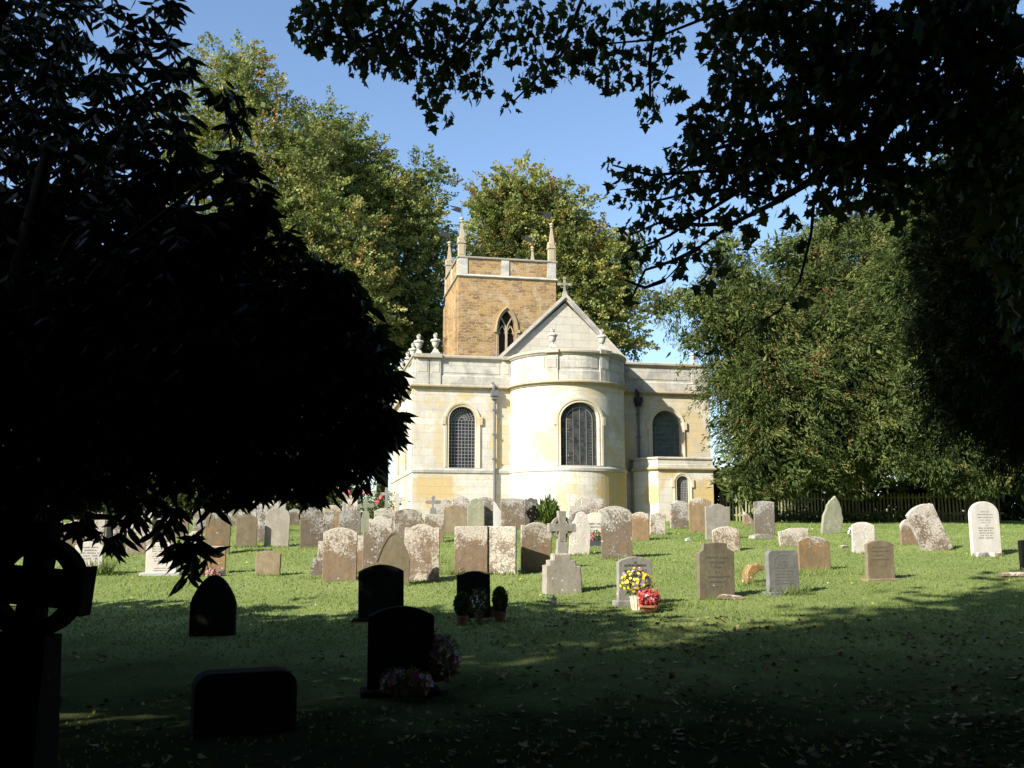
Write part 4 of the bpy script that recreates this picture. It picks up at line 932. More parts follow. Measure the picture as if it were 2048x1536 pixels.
for i, (x, mt_, cl) in enumerate(((1958, 'wh', 'rounded white pebble'), (1972, 'dg', 'dark grey pebble'), (1984, 'wh', 'flat white shell'), (1998, 'gd', 'orange pebble'))):
    rock(x, 1114, 12, 9, mt_, cl+' at the foot of the tall white headstone', 'pebble')
mb = MB(); p = on_ground(1505, 1166); k = p.y/2022
mb.slab([(-19*k, 0), (-17*k, 22*k), (-8*k, 35*k), (6*k, 38*k), (20*k, 36*k), (22*k, 26*k), (10*k, 24*k), (0, 16*k), (-4*k, 0)], .22, .02, jit=.006)
tag(mb.build('broken_stone', M['ms'], None, loc=p, rot=(0, 0, .3)), 'mossy broken curved stone beside the slate grey headstone', 'stone')

def base_tufts():
    X, Yy, Hh = [], [], []
    for (x, y, yaw, w_, t) in TUFT:
        n = 90; u = (RNG.random(n)-.5)*(w_+.12); v = np.where(RNG.random(n) < .75, -t/2-.01-.05*RNG.random(n), t/2+.03*RNG.random(n))
        X.append(x+u*math.cos(yaw)-v*math.sin(yaw)); Yy.append(y+u*math.sin(yaw)+v*math.cos(yaw)); Hh.append((.05+.09*RNG.random(n)*RNG.random())*np.ones(n))
    x, y, h = map(np.concatenate, (X, Yy, Hh)); n = len(x)
    ax = np.stack([RNG.normal(size=n)*.35, RNG.normal(size=n)*.3-.15, np.ones(n)], 1); nrm = np.stack([RNG.normal(size=n)*.4, -np.ones(n), np.zeros(n)], 1)
    o = leaves('grass', np.stack([x, y, G(x, y)-.005], 1), ax, h, .5+.2*RNG.normal(size=n), 'blade', M['grassb'], None, widthk=.22, norm=nrm); tag(o, kind='stuff')
base_tufts()
# foreground stones in the shade
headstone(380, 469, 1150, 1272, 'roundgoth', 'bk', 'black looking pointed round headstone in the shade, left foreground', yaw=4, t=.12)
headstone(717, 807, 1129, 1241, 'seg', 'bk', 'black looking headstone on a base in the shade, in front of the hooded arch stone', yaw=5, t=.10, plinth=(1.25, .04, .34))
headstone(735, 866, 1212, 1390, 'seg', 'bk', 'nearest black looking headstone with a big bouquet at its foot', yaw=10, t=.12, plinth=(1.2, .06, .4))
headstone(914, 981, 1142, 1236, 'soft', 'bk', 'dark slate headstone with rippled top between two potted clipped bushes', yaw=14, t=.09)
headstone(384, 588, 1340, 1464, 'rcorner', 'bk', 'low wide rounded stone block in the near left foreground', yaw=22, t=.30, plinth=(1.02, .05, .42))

# ------------------------------------------------------------------ crosses
def arms(mb, W, H, a, t, zc, flare=0, foot=None):
    zb = foot if foot is not None else 0
    f = flare
    mb.slab([(-a, zb), (-a*(1-f*.4), zc-a), (-W, zc-a*(1+f)), (-W, zc+a*(1+f)), (-a*(1-f*.4), zc+a), (-a*(1+f), H), (a*(1+f), H), (a*(1-f*.4), zc+a), (W, zc+a*(1+f)), (W, zc-a*(1+f)), (a*(1-f*.4), zc-a), (a, zb)], t, .008)
def ring(mb, r0, r1, t, zc, n=32):
    for i in range(n):
        a, b = 2*PI*i/n, 2*PI*(i+1)/n
        q = [(r0*math.cos(a), r0*math.sin(a)), (r1*math.cos(a), r1*math.sin(a)), (r1*math.cos(b), r1*math.sin(b)), (r0*math.cos(b), r0*math.sin(b))]
        vs = [(x, -t/2, zc+z) for x, z in q]+[(x, t/2, zc+z) for x, z in q]
        mb.add(vs, [(0, 1, 2, 3), (7, 6, 5, 4), (0, 4, 7, 3), (1, 2, 6, 5)])
def cross(x0, x1, top, base, zc_px, kind, mat, label, yaw=8, tilt=0, aw=.16, Y=None):
    p, W, H = place(x0, x1, top, base, Y); zc = H-(zc_px-top)/2022*p.y
    root = thing('stone_cross', label, 'cross', p, R_(yaw), 'stone crosses'); root.rotation_euler = (0, R_(tilt), R_(yaw))
    W /= 2; a = W*aw*1.6; t = max(.07, a*1.1); mb = MB()
    if kind == 'latin': arms(mb, W, H, a, t, zc, 0, -.05)
    elif kind == 'splay': arms(mb, W, H, a, t, zc, .25, -.05)
    elif kind == 'fleury':
        arms(mb, W*.8, H-.06, a*.8, t, zc, .3, -.05)
        for (cx, cz) in ((-W*.86, zc), (W*.86, zc), (0, H-.05)):
            mb.slab([(a*.9*math.cos(q), a*.9*math.sin(q)) for q in np.linspace(0, 2*PI, 9)[:-1]], t*.96, .01, cx, 0, cz)
        mb.build('cross', M[mat], root); mb = MB()
        mb.slab([(-W*1.0, -.05), (-W*.95, zc*.35), (-W*.55, zc*.5), (-W*.35, zc*.8), (W*.35, zc*.8), (W*.55, zc*.5), (W*.95, zc*.35), (W*1.0, -.05)], t*1.5, .01)
        mb.build('base', M[mat], root); return root
    elif kind == 'wheel':
        arms(mb, W, H, a*.85, t, zc, .12, zc-W*1.0); ring(mb, W*.60, W*.80, t*.7, zc)
        mb.build('wheel_head', M[mat], root, smooth=False)
        mb = MB(); hb = (zc-W)*.52
        mb.box(-a*1.35, a*1.35, -t*.65, t*.65, hb, zc-W*.8, .78); mb.build('shaft', M[mat], root)
        mb = MB(); mb.box(-W*1.0, W*1.0, -t*1.4, t*1.4, -.06, hb, .70); mb.build('base', M[mat], root); return root
    mb.build('cross', M[mat], root); return root
cross(676, 700, 981, 1058, 995, 'latin', 'gy', 'pale plain cross half hidden in the rose bush')
cross(760, 784, 975, 1056, 988, 'latin', 'gy', 'plain grey cross at the church corner beside the roses', yaw=5)
cross(779, 809, 985, 1057, 998, 'latin', 'pg', 'pale cross with brown blotched arm ends in front of the bright church corner')
cross(715, 747, 996, 1066, 1012, 'fleury', 'gn', 'light green cross with leafy arm ends in front of the rose bush')
cross(851, 880, 991, 1062, 1004, 'fleury', 'gy', 'grey green cross with pointed arm ends in front of the church wall')
cross(619, 663, 1041, 1149, 1064, 'wheel', 'ml', 'white crusted wheel cross on a tapering orange footed base', yaw=10)
cross(1044, 1077, 1010, 1066, 1027, 'wheel', 'bk', 'dark green wheel cross seen edge on beside the fern', yaw=30, tilt=10)
# tall wheel cross with stepped base
p, W, H = place(1098, 1150, 1026, 1186); k = p.y/2022
root = thing('wheel_cross', 'tall grey wheel headed cross on a stepped block, nearest cross in the sun', 'cross', p, R_(14), 'stone crosses')
zc = (1186-1058)*k; W = 28*k; mb = MB()
arms(mb, W, zc+33*k, 7.5*k, .13, zc, .10, zc-W); ring(mb, W*.60, W*.80, .09, zc); mb.build('wheel_head', M['gy'], root)
mb = MB(); mb.box(-11.5*k, 11.5*k, -.075, .075, 70*k, zc-W*.75, .74); mb.build('shaft', M['gy'], root)
mb = MB(); mb.slab([(-38*k, -.06), (-37*k, 54*k), (-29*k, 55*k), (-29*k, 64*k), (-20*k, 65*k), (-20*k, 77*k), (14*k, 77*k), (15*k, 66*k), (24*k, 64*k), (27*k, 54*k), (36*k, 52*k), (38*k, -.06)], .26, .02, jit=.004); mb.build('stepped_base', M['gy'], root)
# big black wheel cross in the left foreground
Y = 4.6; c = at(74, 1170, Y); k = Y/2022
gz_ = float(G(c.x, Y)); zc = c.z-gz_
root = thing('wheel_cross', 'very large black silhouetted wheel cross in the left foreground', 'cross', (c.x-.125, Y, gz_), 0, 'stone crosses')
root.rotation_euler = (0, R_(5), R_(0)); W = 106*k; av, ah = 20*k, 36*k
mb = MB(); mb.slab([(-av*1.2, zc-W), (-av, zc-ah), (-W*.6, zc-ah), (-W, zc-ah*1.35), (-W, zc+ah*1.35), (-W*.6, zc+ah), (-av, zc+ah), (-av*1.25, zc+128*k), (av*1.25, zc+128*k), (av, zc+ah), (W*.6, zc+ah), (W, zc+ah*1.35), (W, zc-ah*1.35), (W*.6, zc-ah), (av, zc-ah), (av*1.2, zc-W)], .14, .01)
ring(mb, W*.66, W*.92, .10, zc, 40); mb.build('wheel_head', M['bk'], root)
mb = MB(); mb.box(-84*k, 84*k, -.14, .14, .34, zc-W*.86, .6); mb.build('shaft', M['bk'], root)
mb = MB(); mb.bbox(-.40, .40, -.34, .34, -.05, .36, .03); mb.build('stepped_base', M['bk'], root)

# ------------------------------------------------------------------ flowers, pots, bushes
def blob_leaves(name, parent, c, r, n, size, shape, mat, out=.8, droop=0, tint=(.5, .3), up=0):
    d = unit(n); rr = RNG.random(n)**.33
    cen = np.array(c)+d*np.array(r)*rr[:, None]; ax = out*d+.6*unit(n)+np.array([0, 0, up-droop])
    return leaves(name, cen, ax, size*(.6+.8*RNG.random(n)), tint[0]+tint[1]*RNG.normal(size=n), shape, mat, parent)
def blooms(name, parent, c, r, n, size, mat, front=True, up=.2):
    """little five petalled flowers facing outward"""
    d = unit(n); d[:, 1] = -np.abs(d[:, 1]) if front else d[:, 1]
    cen = np.array(c)+d*np.array(r)*(.75+.3*RNG.random(n))[:, None]
    f = d+np.array([0, -.5, up]); f /= np.linalg.norm(f, axis=1, keepdims=True)
    t1 = np.cross(f, unit(n)); t1 /= np.linalg.norm(t1, axis=1, keepdims=True); t2 = np.cross(f, t1)
    P, A, T, Nn = [], [], [], []; col = RNG.random(n)
    for k in range(5):
        a = 2*PI*k/5; P.append(cen); A.append(t1*math.cos(a)+t2*math.sin(a)+.15*f); T.append(col); Nn.append(np.cross(A[-1], f))
    P, A, T, Nn = map(np.concatenate, (P, A, T, Nn))
    return leaves(name, P, A, np.full(len(P), size), T, 'oval', mat, parent, widthk=1.1, norm=np.cross(Nn, A)*-1)
def pot(parent, r, h, mat, name='pot', z=0):
    mb = MB(); mb.lathe([(r*.72, 0), (r*.95, h*.78), (r*1.08, h*.8), (r*1.08, h), (r*.95, h), (r*.9, h*.86)], n=20, z=z); return mb.build(name, M[mat], parent, smooth=False)
p = on_ground(1275, 1220)
t1 = thing('flower_basket', 'cream wicker basket of yellow and purple pansies against the light grey headstone', 'flowers', p, 0)
mb = MB(); mb.lathe([(.085, 0), (.09, .05), (.12, .22), (.125, .24), (.11, .24)], n=18)
for i in range(14):
    a = 2*PI*i/14; mb.tube([(.093*math.cos(a), .093*math.sin(a), .02), (.127*math.cos(a), .127*math.sin(a), .24)], .007, 5)
mb.build('basket', M['cream'], t1)
blob_leaves('leaves', t1, (0, -.02, .40), (.22, .16, .2), 420, .07, 'lance', M['bush'])
blooms('petals', t1, (-.0, -.03, .46), (.28, .19, .22), 85, .028, M['pansy'])
p = on_ground(1298, 1225)
t1 = thing('flower_pot', 'wide shallow terracotta pot of red and pink flowers beside the pansy basket', 'flowers', p, 0)
mb = MB(); mb.lathe([(.10, 0), (.15, .08), (.175, .085), (.175, .115), (.155, .115), (.14, .09)], n=22); mb.build('pot', M['terr'], t1)
blob_leaves('leaves', t1, (0, 0, .20), (.17, .13, .12), 260, .05, 'oval', M['redfl'], tint=(.2, .2))
blooms('petals', t1, (.01, 0, .24), (.19, .15, .16), 80, .022, M['redfl'])
def bouquet(px, py, label, r, n, mat, size=.03, potmat=None, zc=None, leafm='rose', name='flower_bouquet'):
    p = on_ground(px, py); t1 = thing(name, label, 'flowers', p, 0); z0 = 0
    if potmat: pot(t1, r[0]*.45, r[2]*.9, potmat); z0 = r[2]*.9
    zc = zc if zc is not None else z0+r[2]*.6
    blob_leaves('leaves', t1, (0, 0, zc), (r[0]*.95, r[1], r[2]*.9), n*5, size*1.8, 'lance', M[leafm])
    blooms('petals', t1, (0, 0, zc), r, n, size, M[mat]); return t1
bouquet(425, 1153, 'low pink and lilac bouquet at the foot of the lower golden headstone', (.26, .12, .09), 90, 'mixfl', .03)
bouquet(1744, 1096, 'small spray of red flowers behind the shoulder of the small tan headstone', (.11, .06, .12), 30, 'rosep', .03, zc=.12)
bouquet(1701, 1090, 'tiny bunch of white flowers left of the pale grey headstone', (.05, .05, .12), 16, 'whfl', .03, zc=.35)
bouquet(878, 1385, 'large shaded bouquet with pink, red and white flowers by the nearest dark headstone', (.20, .16, .24), 110, 'dimfl', .035, zc=.33)
bouquet(812, 1400, 'low shaded arrangement of pink and white flowers at the foot of the nearest dark headstone', (.24, .14, .12), 80, 'dimfl', .035, zc=.16)
bouquet(760, 1238, 'few violet flowers in front of the shaded headstone on a base', (.10, .06, .08), 16, 'dimfl', .02, zc=.12)
# planter by the white headstone
p = on_ground(1191, 1092); k = p.y/2022; t1 = thing('planter_box', 'blue grey planter of red and white flowers below the white headstone', 'planter', p, R_(4))
mb = MB(); mb.bbox(-13*k, 13*k, -.09, .09, 0, 11*k, .01); mb.build('box', M['plast'], t1)
blob_leaves('leaves', t1, (0, 0, 18*k), (11*k, .08, 10*k), 200, .05, 'oval', M['bush']); blooms('petals', t1, (0, -.02, 17*k), (13*k, .09, 8*k), 22, .03, M['redfl'])
# potted shrubs by the slate headstone
for (px, py, r, h, rz, lab, dr) in ((924, 1250, .085, .13, .14, 'round clipped bush in a wide terracotta pot left of the dark slate headstone', 0), (1000, 1243, .095, .15, .155, 'egg shaped clipped bush in a terracotta pot right of the dark slate headstone', 1)):
    p = on_ground(px, py); t1 = thing('potted_bush', lab, 'potted plant', p, 0, 'potted clipped bushes'); pot(t1, r, h, 'terrd')
    MB().tube([(0, 0, h*.8), (0, 0, h+.1)], .012, 6).build('stem', M['bark'], t1)
    blob_leaves('foliage', t1, (0, 0, h+.17), (.115 if dr == 0 else .105, .11, .16 if dr == 0 else .19), 1500, .035, 'quad', M['yew'], tint=(.3, .2))
p = on_ground(986, 1234); t1 = thing('glazed_pot', 'small copper glazed pot behind the egg shaped bush', 'pot', p, 0); pot(t1, .075, .16, 'copper')
p = on_ground(958, 1243); t1 = thing('flower_vase', 'vase of thin silvery flowers in front of the dark slate headstone', 'flowers', p, 0); pot(t1, .06, .13, 'terrd')
blob_leaves('leaves', t1, (0, 0, .25), (.13, .09, .17), 260, .08, 'lance', M['yew'], up=.8); blooms('petals', t1, (0, 0, .27), (.14, .09, .17), 46, .016, M['whfl'])
p = on_ground(1107, 1212); t1 = thing('flower_holder', 'small pale flower holder standing alone in the grass', 'pot', p, 0)
mb = MB(); mb.lathe([(.05, 0), (.055, .02), (.05, .10), (.062, .13), (.055, .14), (.03, .14)], n=16); mb.build('holder', M['pg'], t1)
blob_leaves('leaves', t1, (-.04, 0, .10), (.07, .05, .07), 60, .05, 'lance', M['bush'], up=.4)
# rose bush, fern
c = on_ground(738, 1050); c = Vector((c.x*43.5/c.y, 43.0, float(G(c.x, 43))))
t1 = thing('rose_bush', 'green rose bush with pink blooms at the left corner of the church', 'bush', c, 0)
B = [pb(px, py, r, 43.0) for px, py, r in ((690, 1000, 26), (715, 992, 24), (745, 1000, 30), (775, 1008, 24), (730, 1022, 34), (690, 1022, 26), (765, 1030, 26))]
B = [(b[0]-c.x, 0, b[2]-c.z, b[3], .5, b[5]) for b in B]
crown('leaves', B, 260, 12, .14, .075, 'oval', M['rose'], t1, shell=.3)
for px, py in ((697, 984), (727, 985), (741, 986), (762, 994), (755, 1005), (712, 1004)):
    q = at(px, py, 42.4); blooms('bloom', t1, (q.x-c.x, q.y-c.y, q.z-c.z), (.07, .05, .07), 8, .06, M['rosep'])
q = on_ground(1095, 1066); q = Vector((ray(1095, 1046).x/ray(1095, 1046).y*37, 37, float(G(1, 37))))
t1 = thing('fern_bush', 'bright green feathery bush behind the brown headstone left of the tall wheel cross', 'bush', q, 0)
n = 800; d = unit(n); d[:, 2] = np.abs(d[:, 2]); rr = RNG.random(n)**.5
cen = d*np.array([.42, .3, .95])*rr[:, None]; ax = d*np.array([.6, .5, 1.5])+.25*unit(n)
leaves('fronds', cen+np.array([0, 0, .1]), ax, .22*(.6+.8*RNG.random(n)), .5+.25*RNG.normal(size=n), 'spray', M['bush'], t1, widthk=.9)
c = on_ground(735, 1100); t1 = thing('small_shrub', 'small leafy shrub between the green cross and the shouldered headstones', 'bush', Vector((c.x*33/c.y, 33, float(G(c.x, 33)))), 0)
blob_leaves('leaves', t1, (0, 0, .45), (.3, .25, .5), 700, .07, 'oval', M['rose'])

# ------------------------------------------------------------------ fence
def fence():
    a = at(1440, 1045, 46.5); b = at(2010, 1045, 42.0)
    a.z = float(G(a.x, a.y)); b.z = float(G(b.x, b.y)); d = b-a; Lh = math.hypot(d.x, d.y)
    t1 = thing('pale_fence', 'weathered upright pale fence beneath the yew trees', 'fence', a, math.atan2(d.y, d.x))
    n = int(Lh/.145); mb = MB(); rnd = random.Random(3)
    for i in range(n):
        x = i*.145; h = 1.28+rnd.uniform(-.05, .05); z = d.z*x/Lh; l = rnd.uniform(-.02, .02)
        mb.add([(x, 0, z-.1), (x+.075, 0, z-.1), (x+.075+l, 0, z+h-.04), (x+.037+l, 0, z+h), (x+l, 0, z+h-.04), (x, .02, z-.1), (x+.075, .02, z-.1), (x+.075+l, .02, z+h-.04), (x+.037+l, .02, z+h), (x+l, .02, z+h-.04)],
               [(0, 1, 2, 3, 4), (9, 8, 7, 6, 5), (0, 5, 6, 1), (1, 6, 7, 2), (2, 7, 8, 3), (3, 8, 9, 4), (4, 9, 5, 0)])
    mb.build('pales', M['fence'], t1)
    mb = MB(); mb.box(0, Lh, .022, .06, .25, .33); mb.box(0, Lh, .022, .06, .95, 1.03); mb.build('rail', M['fence'], t1)
    for i in range(0, int(Lh/2.6)+1): mb = MB(); x = i*2.6; mb.box(x, x+.1, .062, .16, d.z*x/Lh-.2, d.z*x/Lh+1.25); mb.build('post', M['fence'], t1)
fence()

# ------------------------------------------------------------------ trees
def trunk(parent, base, pts, rad, mat='bark', name='trunk'):
    mb = MB(); mb.tube([Vector(q)-Vector(base) for q in pts], rad, 9); return mb.build(name, M[mat], parent, smooth=True)
def tree(name, label, base, blobs, nclump, per, cr, leaf, shape, mat, h0, rad, tint=(.5, .18), droop=.2, bark='bark', limbs=6, shell=.5, group='trees around the churchyard', out=.5, skip=None, feather=None, widthk=1.0, inner=1500):
    base = Vector((base[0], base[1], float(G(base[0], base[1]))))
    t1 = thing(name, label, 'tree', base, 0, group)
    B = [(b[0]-base.x, b[1]-base.y, b[2]-base.z, b[3], b[4], b[5]) for b in blobs]
    zt = max(b[2] for b in blobs)
    trunk(t1, base, [base+Vector((0, 0, -.2)), base+Vector((.1, 0, (zt-base.z)*.3)), base+Vector((0, .2, (zt-base.z)*.65)), base+Vector((.1, .1, (zt-base.z)*.95))], [rad, rad*.85, rad*.5, rad*.12], bark)
    rnd = random.Random(int(abs(base.x*10))+3); mb = MB()
    for b in sorted(B, key=lambda q: -q[3])[:limbs]:
        s = Vector((0, 0, max(1.0, (b[2])*.55))); e = Vector(b[:3]); m = (s+e)/2+Vector((rnd.uniform(-.4, .4), rnd.uniform(-.3, .3), .5))
        mb.tube([s, m, e, e+Vector((rnd.uniform(-1, 1), 0, 1)).normalized()*b[3]*.6], [rad*.4, rad*.28, rad*.14, .02], 6)
    mb.build('limbs', M[bark], t1, smooth=True)
    sk = None
    if skip is not None: sk = lambda cen: skip(cen+np.array(base))
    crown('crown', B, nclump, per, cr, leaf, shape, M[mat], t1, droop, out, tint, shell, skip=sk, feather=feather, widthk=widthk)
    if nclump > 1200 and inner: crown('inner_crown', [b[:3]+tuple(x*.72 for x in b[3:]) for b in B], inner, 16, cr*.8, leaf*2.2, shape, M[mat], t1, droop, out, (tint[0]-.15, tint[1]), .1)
    return t1
# lime trees behind and left of the tower
tree('lime_tree', 'tall yellowing lime tree at the left, its top highest against the sky', (-17.5, 73), [pb(*b, 72) for b in (
    (470, 130, 62), (440, 190, 80), (520, 210, 75), (400, 300, 80), (500, 320, 110), (590, 300, 75), (560, 420, 120), (450, 470, 130), (640, 440, 90), (600, 560, 130), (480, 620, 140), (700, 480, 70), (690, 600, 100), (600, 720, 130))],
    2100, 48, .60, .18, 'oval', 'lime', 0, .55, tint=(.56, .20), limbs=14, feather=(1.5, .25), inner=500)
tree('lime_tree', 'broad lime tree whose crown fills the gap left of the tower', (-10.5, 81), [pb(*b, 80) for b in (
    (640, 270, 55), (700, 310, 60), (660, 380, 90), (740, 390, 75), (790, 420, 70), (850, 360, 42), (830, 450, 62), (860, 500, 40), (760, 520, 90), (850, 570, 50), (800, 640, 90), (740, 700, 90), (850, 690, 50), (690, 640, 90), (880, 640, 30))],
    2100, 48, .60, .18, 'oval', 'lime', 0, .5, tint=(.46, .18), limbs=14, feather=(1.5, .2), inner=700)
tree('lime_tree', 'round topped lime tree standing behind the tower and chancel gable', (3.5, 92), [pb(*b, 90) for b in (
    (1040, 385, 52), (985, 405, 40), (1090, 400, 45), (1000, 450, 60), (1060, 450, 65), (1130, 430, 50), (960, 520, 50), (1040, 530, 80), (1130, 520, 80), (1180, 500, 50), (1215, 530, 50), (1245, 500, 26), (1180, 600, 80), (1240, 590, 42), (1220, 670, 55), (1150, 690, 80), (960, 620, 70), (1050, 650, 90), (1265, 690, 22))],
    2100, 48, .66, .21, 'oval', 'lime', 0, .6, tint=(.58, .20), limbs=14, feather=(1.6, .25), inner=600)
# dark evergreens behind the stones on the left
for i, (x, y, h, r, lab) in enumerate(((-25.5, 56, 10.5, 5.4, 'dark evergreen at the far left beyond the headstones'), (-18.5, 57, 11.5, 5.2, 'dark evergreen second from the left beyond the headstones'), (-12.8, 58, 11.0, 4.2, 'dark evergreen beyond the rose bush left of the church'), (-30, 66, 14, 6, 'dark evergreen mass furthest back at the left'))):
    z0 = float(G(x, y))
    tree('evergreen_tree', lab, (x, y), [(x, y, z0+h*.30, r, r, h*.32), (x+r*.3, y-r*.4, z0+h*.5, r*.8, r*.8, h*.3), (x-r*.3, y, z0+h*.68, r*.7, r*.7, h*.28), (x, y-r*.5, z0+h*.14, r*.95, r*.6, h*.16)],
         1100, 30, .45, .20, 'quad', 'yew', 0, .4, tint=(.3, .22), limbs=3, group='dark evergreens left of the church')
# yews on the right
def yew(label, base, bl, n, Y, tint=(.5, .2), mat='yew'):
    return tree('yew_tree', label, base, bl, n, 54 if mat == 'yew' else 60, .42 if mat == 'yew' else .22, .16 if mat == 'yew' else .10, 'spray', mat, 0, .5, tint=tint, droop=.25, out=.7, limbs=8, shell=.5, skip=lambda c: (c[:, 1] > 25) & (c[:, 2] < G(c[:, 0], c[:, 1])+1.35+.35*np.sin(c[:, 0]*1.7)), group='yew trees right of the church', feather=(1.15 if mat == 'yew' else .6, -.25), widthk=.8, inner=1900)
yew('olive green yew with spiky top overlapping the right end of the church', (10.6, 42), [pb(px, py, r, 41, s) for px, py, r, s in (
    (1445, 510, 24, 1.9), (1475, 570, 44, 1.2), (1395, 600, 34, .9), (1335, 610, 24, .8), (1445, 650, 54, 1), (1385, 690, 18, .6), (1500, 640, 74, 1), (1485, 760, 42, 1), (1525, 860, 62, 1), (1500, 950, 38, .7), (1440, 840, 12, .5), (1560, 760, 90, 1), (1540, 900, 80, 1), (1620, 820, 80, 1), (1690, 740, 80, 1), (1760, 820, 80, 1), (1700, 880, 70, .8), (1640, 930, 60, .5), (1790, 900, 60, .6), (1660, 660, 60, 1), (1500, 980, 46, .5), (1570, 970, 45, .4), (1510, 755, 90, 1))], 1900, 41, tint=(.55, .2))
yew('taller yew in the middle of the right hand trees, arching over the fence', (15.0, 45), [pb(px, py, r, 44, s) for px, py, r, s in (
    (1565, 520, 36, 1.5), (1615, 490, 26, 1.6), (1665, 455, 34, 1.5), (1640, 580, 76, 1), (1740, 470, 54, 1.4), (1800, 440, 50, 1.3), (1730, 600, 90, 1), (1620, 700, 90, 1), (1760, 740, 90, 1), (1690, 830, 95, 1), (1600, 860, 80, 1), (1780, 880, 80, .9), (1660, 930, 60, .6), (1720, 960, 40, .5), (1640, 530, 46, 1.5), (1560, 620, 60, 1.2), (1800, 650, 60, 1), (1780, 560, 80, 1.2))], 2100, 44, tint=(.5, .2))
yew('yew furthest right behind the tall white headstone', (19.0, 41), [pb(px, py, r, 40, s) for px, py, r, s in (
    (1840, 560, 90, 1.2), (1900, 700, 100, 1), (1860, 820, 80, 1), (1950, 860, 80, 1), (2040, 760, 110, 1.2), (1880, 930, 60, .6), (1980, 960, 60, .5), (1980, 560, 110, 1.2), (1900, 430, 100, 1.1), (2060, 920, 80, .8), (1960, 400, 120, 1.1), (2060, 600, 90, 1.1))], 2100, 40, tint=(.38, .2))
yew('dark yew bough mass close to the camera at the right edge', (11.3, 17), [pb(px, py, r, Y, s) for px, py, r, Y, s in (
    (1960, 560, 80, 17, 1.2), (2010, 700, 90, 16.5, 1.2), (1990, 790, 80, 17, .9), (2060, 850, 60, 16.5, .7), (1940, 820, 34, 17, .7), (2060, 480, 120, 17, 1.2), (1920, 640, 60, 17.5, 1), (2100, 760, 100, 16, 1.3), (1900, 760, 28, 17, 1), (2060, 300, 150, 18, 1), (1960, 400, 90, 18, 1), (1900, 520, 60, 18, 1), (1880, 640, 40, 18, 1))], 2300, 17, tint=(.3, .2), mat='dyew')
# hedge shade behind the fence
n = 5; 
for i in range(n):
    x = 9.5+i*3.2; y = 49-i*.6; z0 = float(G(x, y)); blob = [(x, y, z0+1.0, 2.0, 1.0, 1.3)]
    t1 = thing('dark_shrub', ('first', 'second', 'third', 'fourth', 'fifth')[i]+' dark shrub from the left behind the pale fence', 'bush', (x, y, z0), 0, 'shrubs behind the fence')
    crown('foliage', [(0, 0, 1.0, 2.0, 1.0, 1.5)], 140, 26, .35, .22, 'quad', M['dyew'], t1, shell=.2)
# scrubby plants at the fence foot
t1 = thing('nettle_clump', 'low green weeds growing along the foot of the fence', 'plants', (14, 43.2, float(G(14, 43.2))), 0)
n = 2600; x = -4+9*RNG.random(n); y = .8*RNG.normal(size=n)*.4; cen = np.stack([x, y, .1+.35*RNG.random(n)**2], 1)
leaves('leaves', cen, unit(n)+np.array([0, 0, .4]), .10*(.6+.8*RNG.random(n)), RNG.random(n), 'oval', M['rose'], t1)

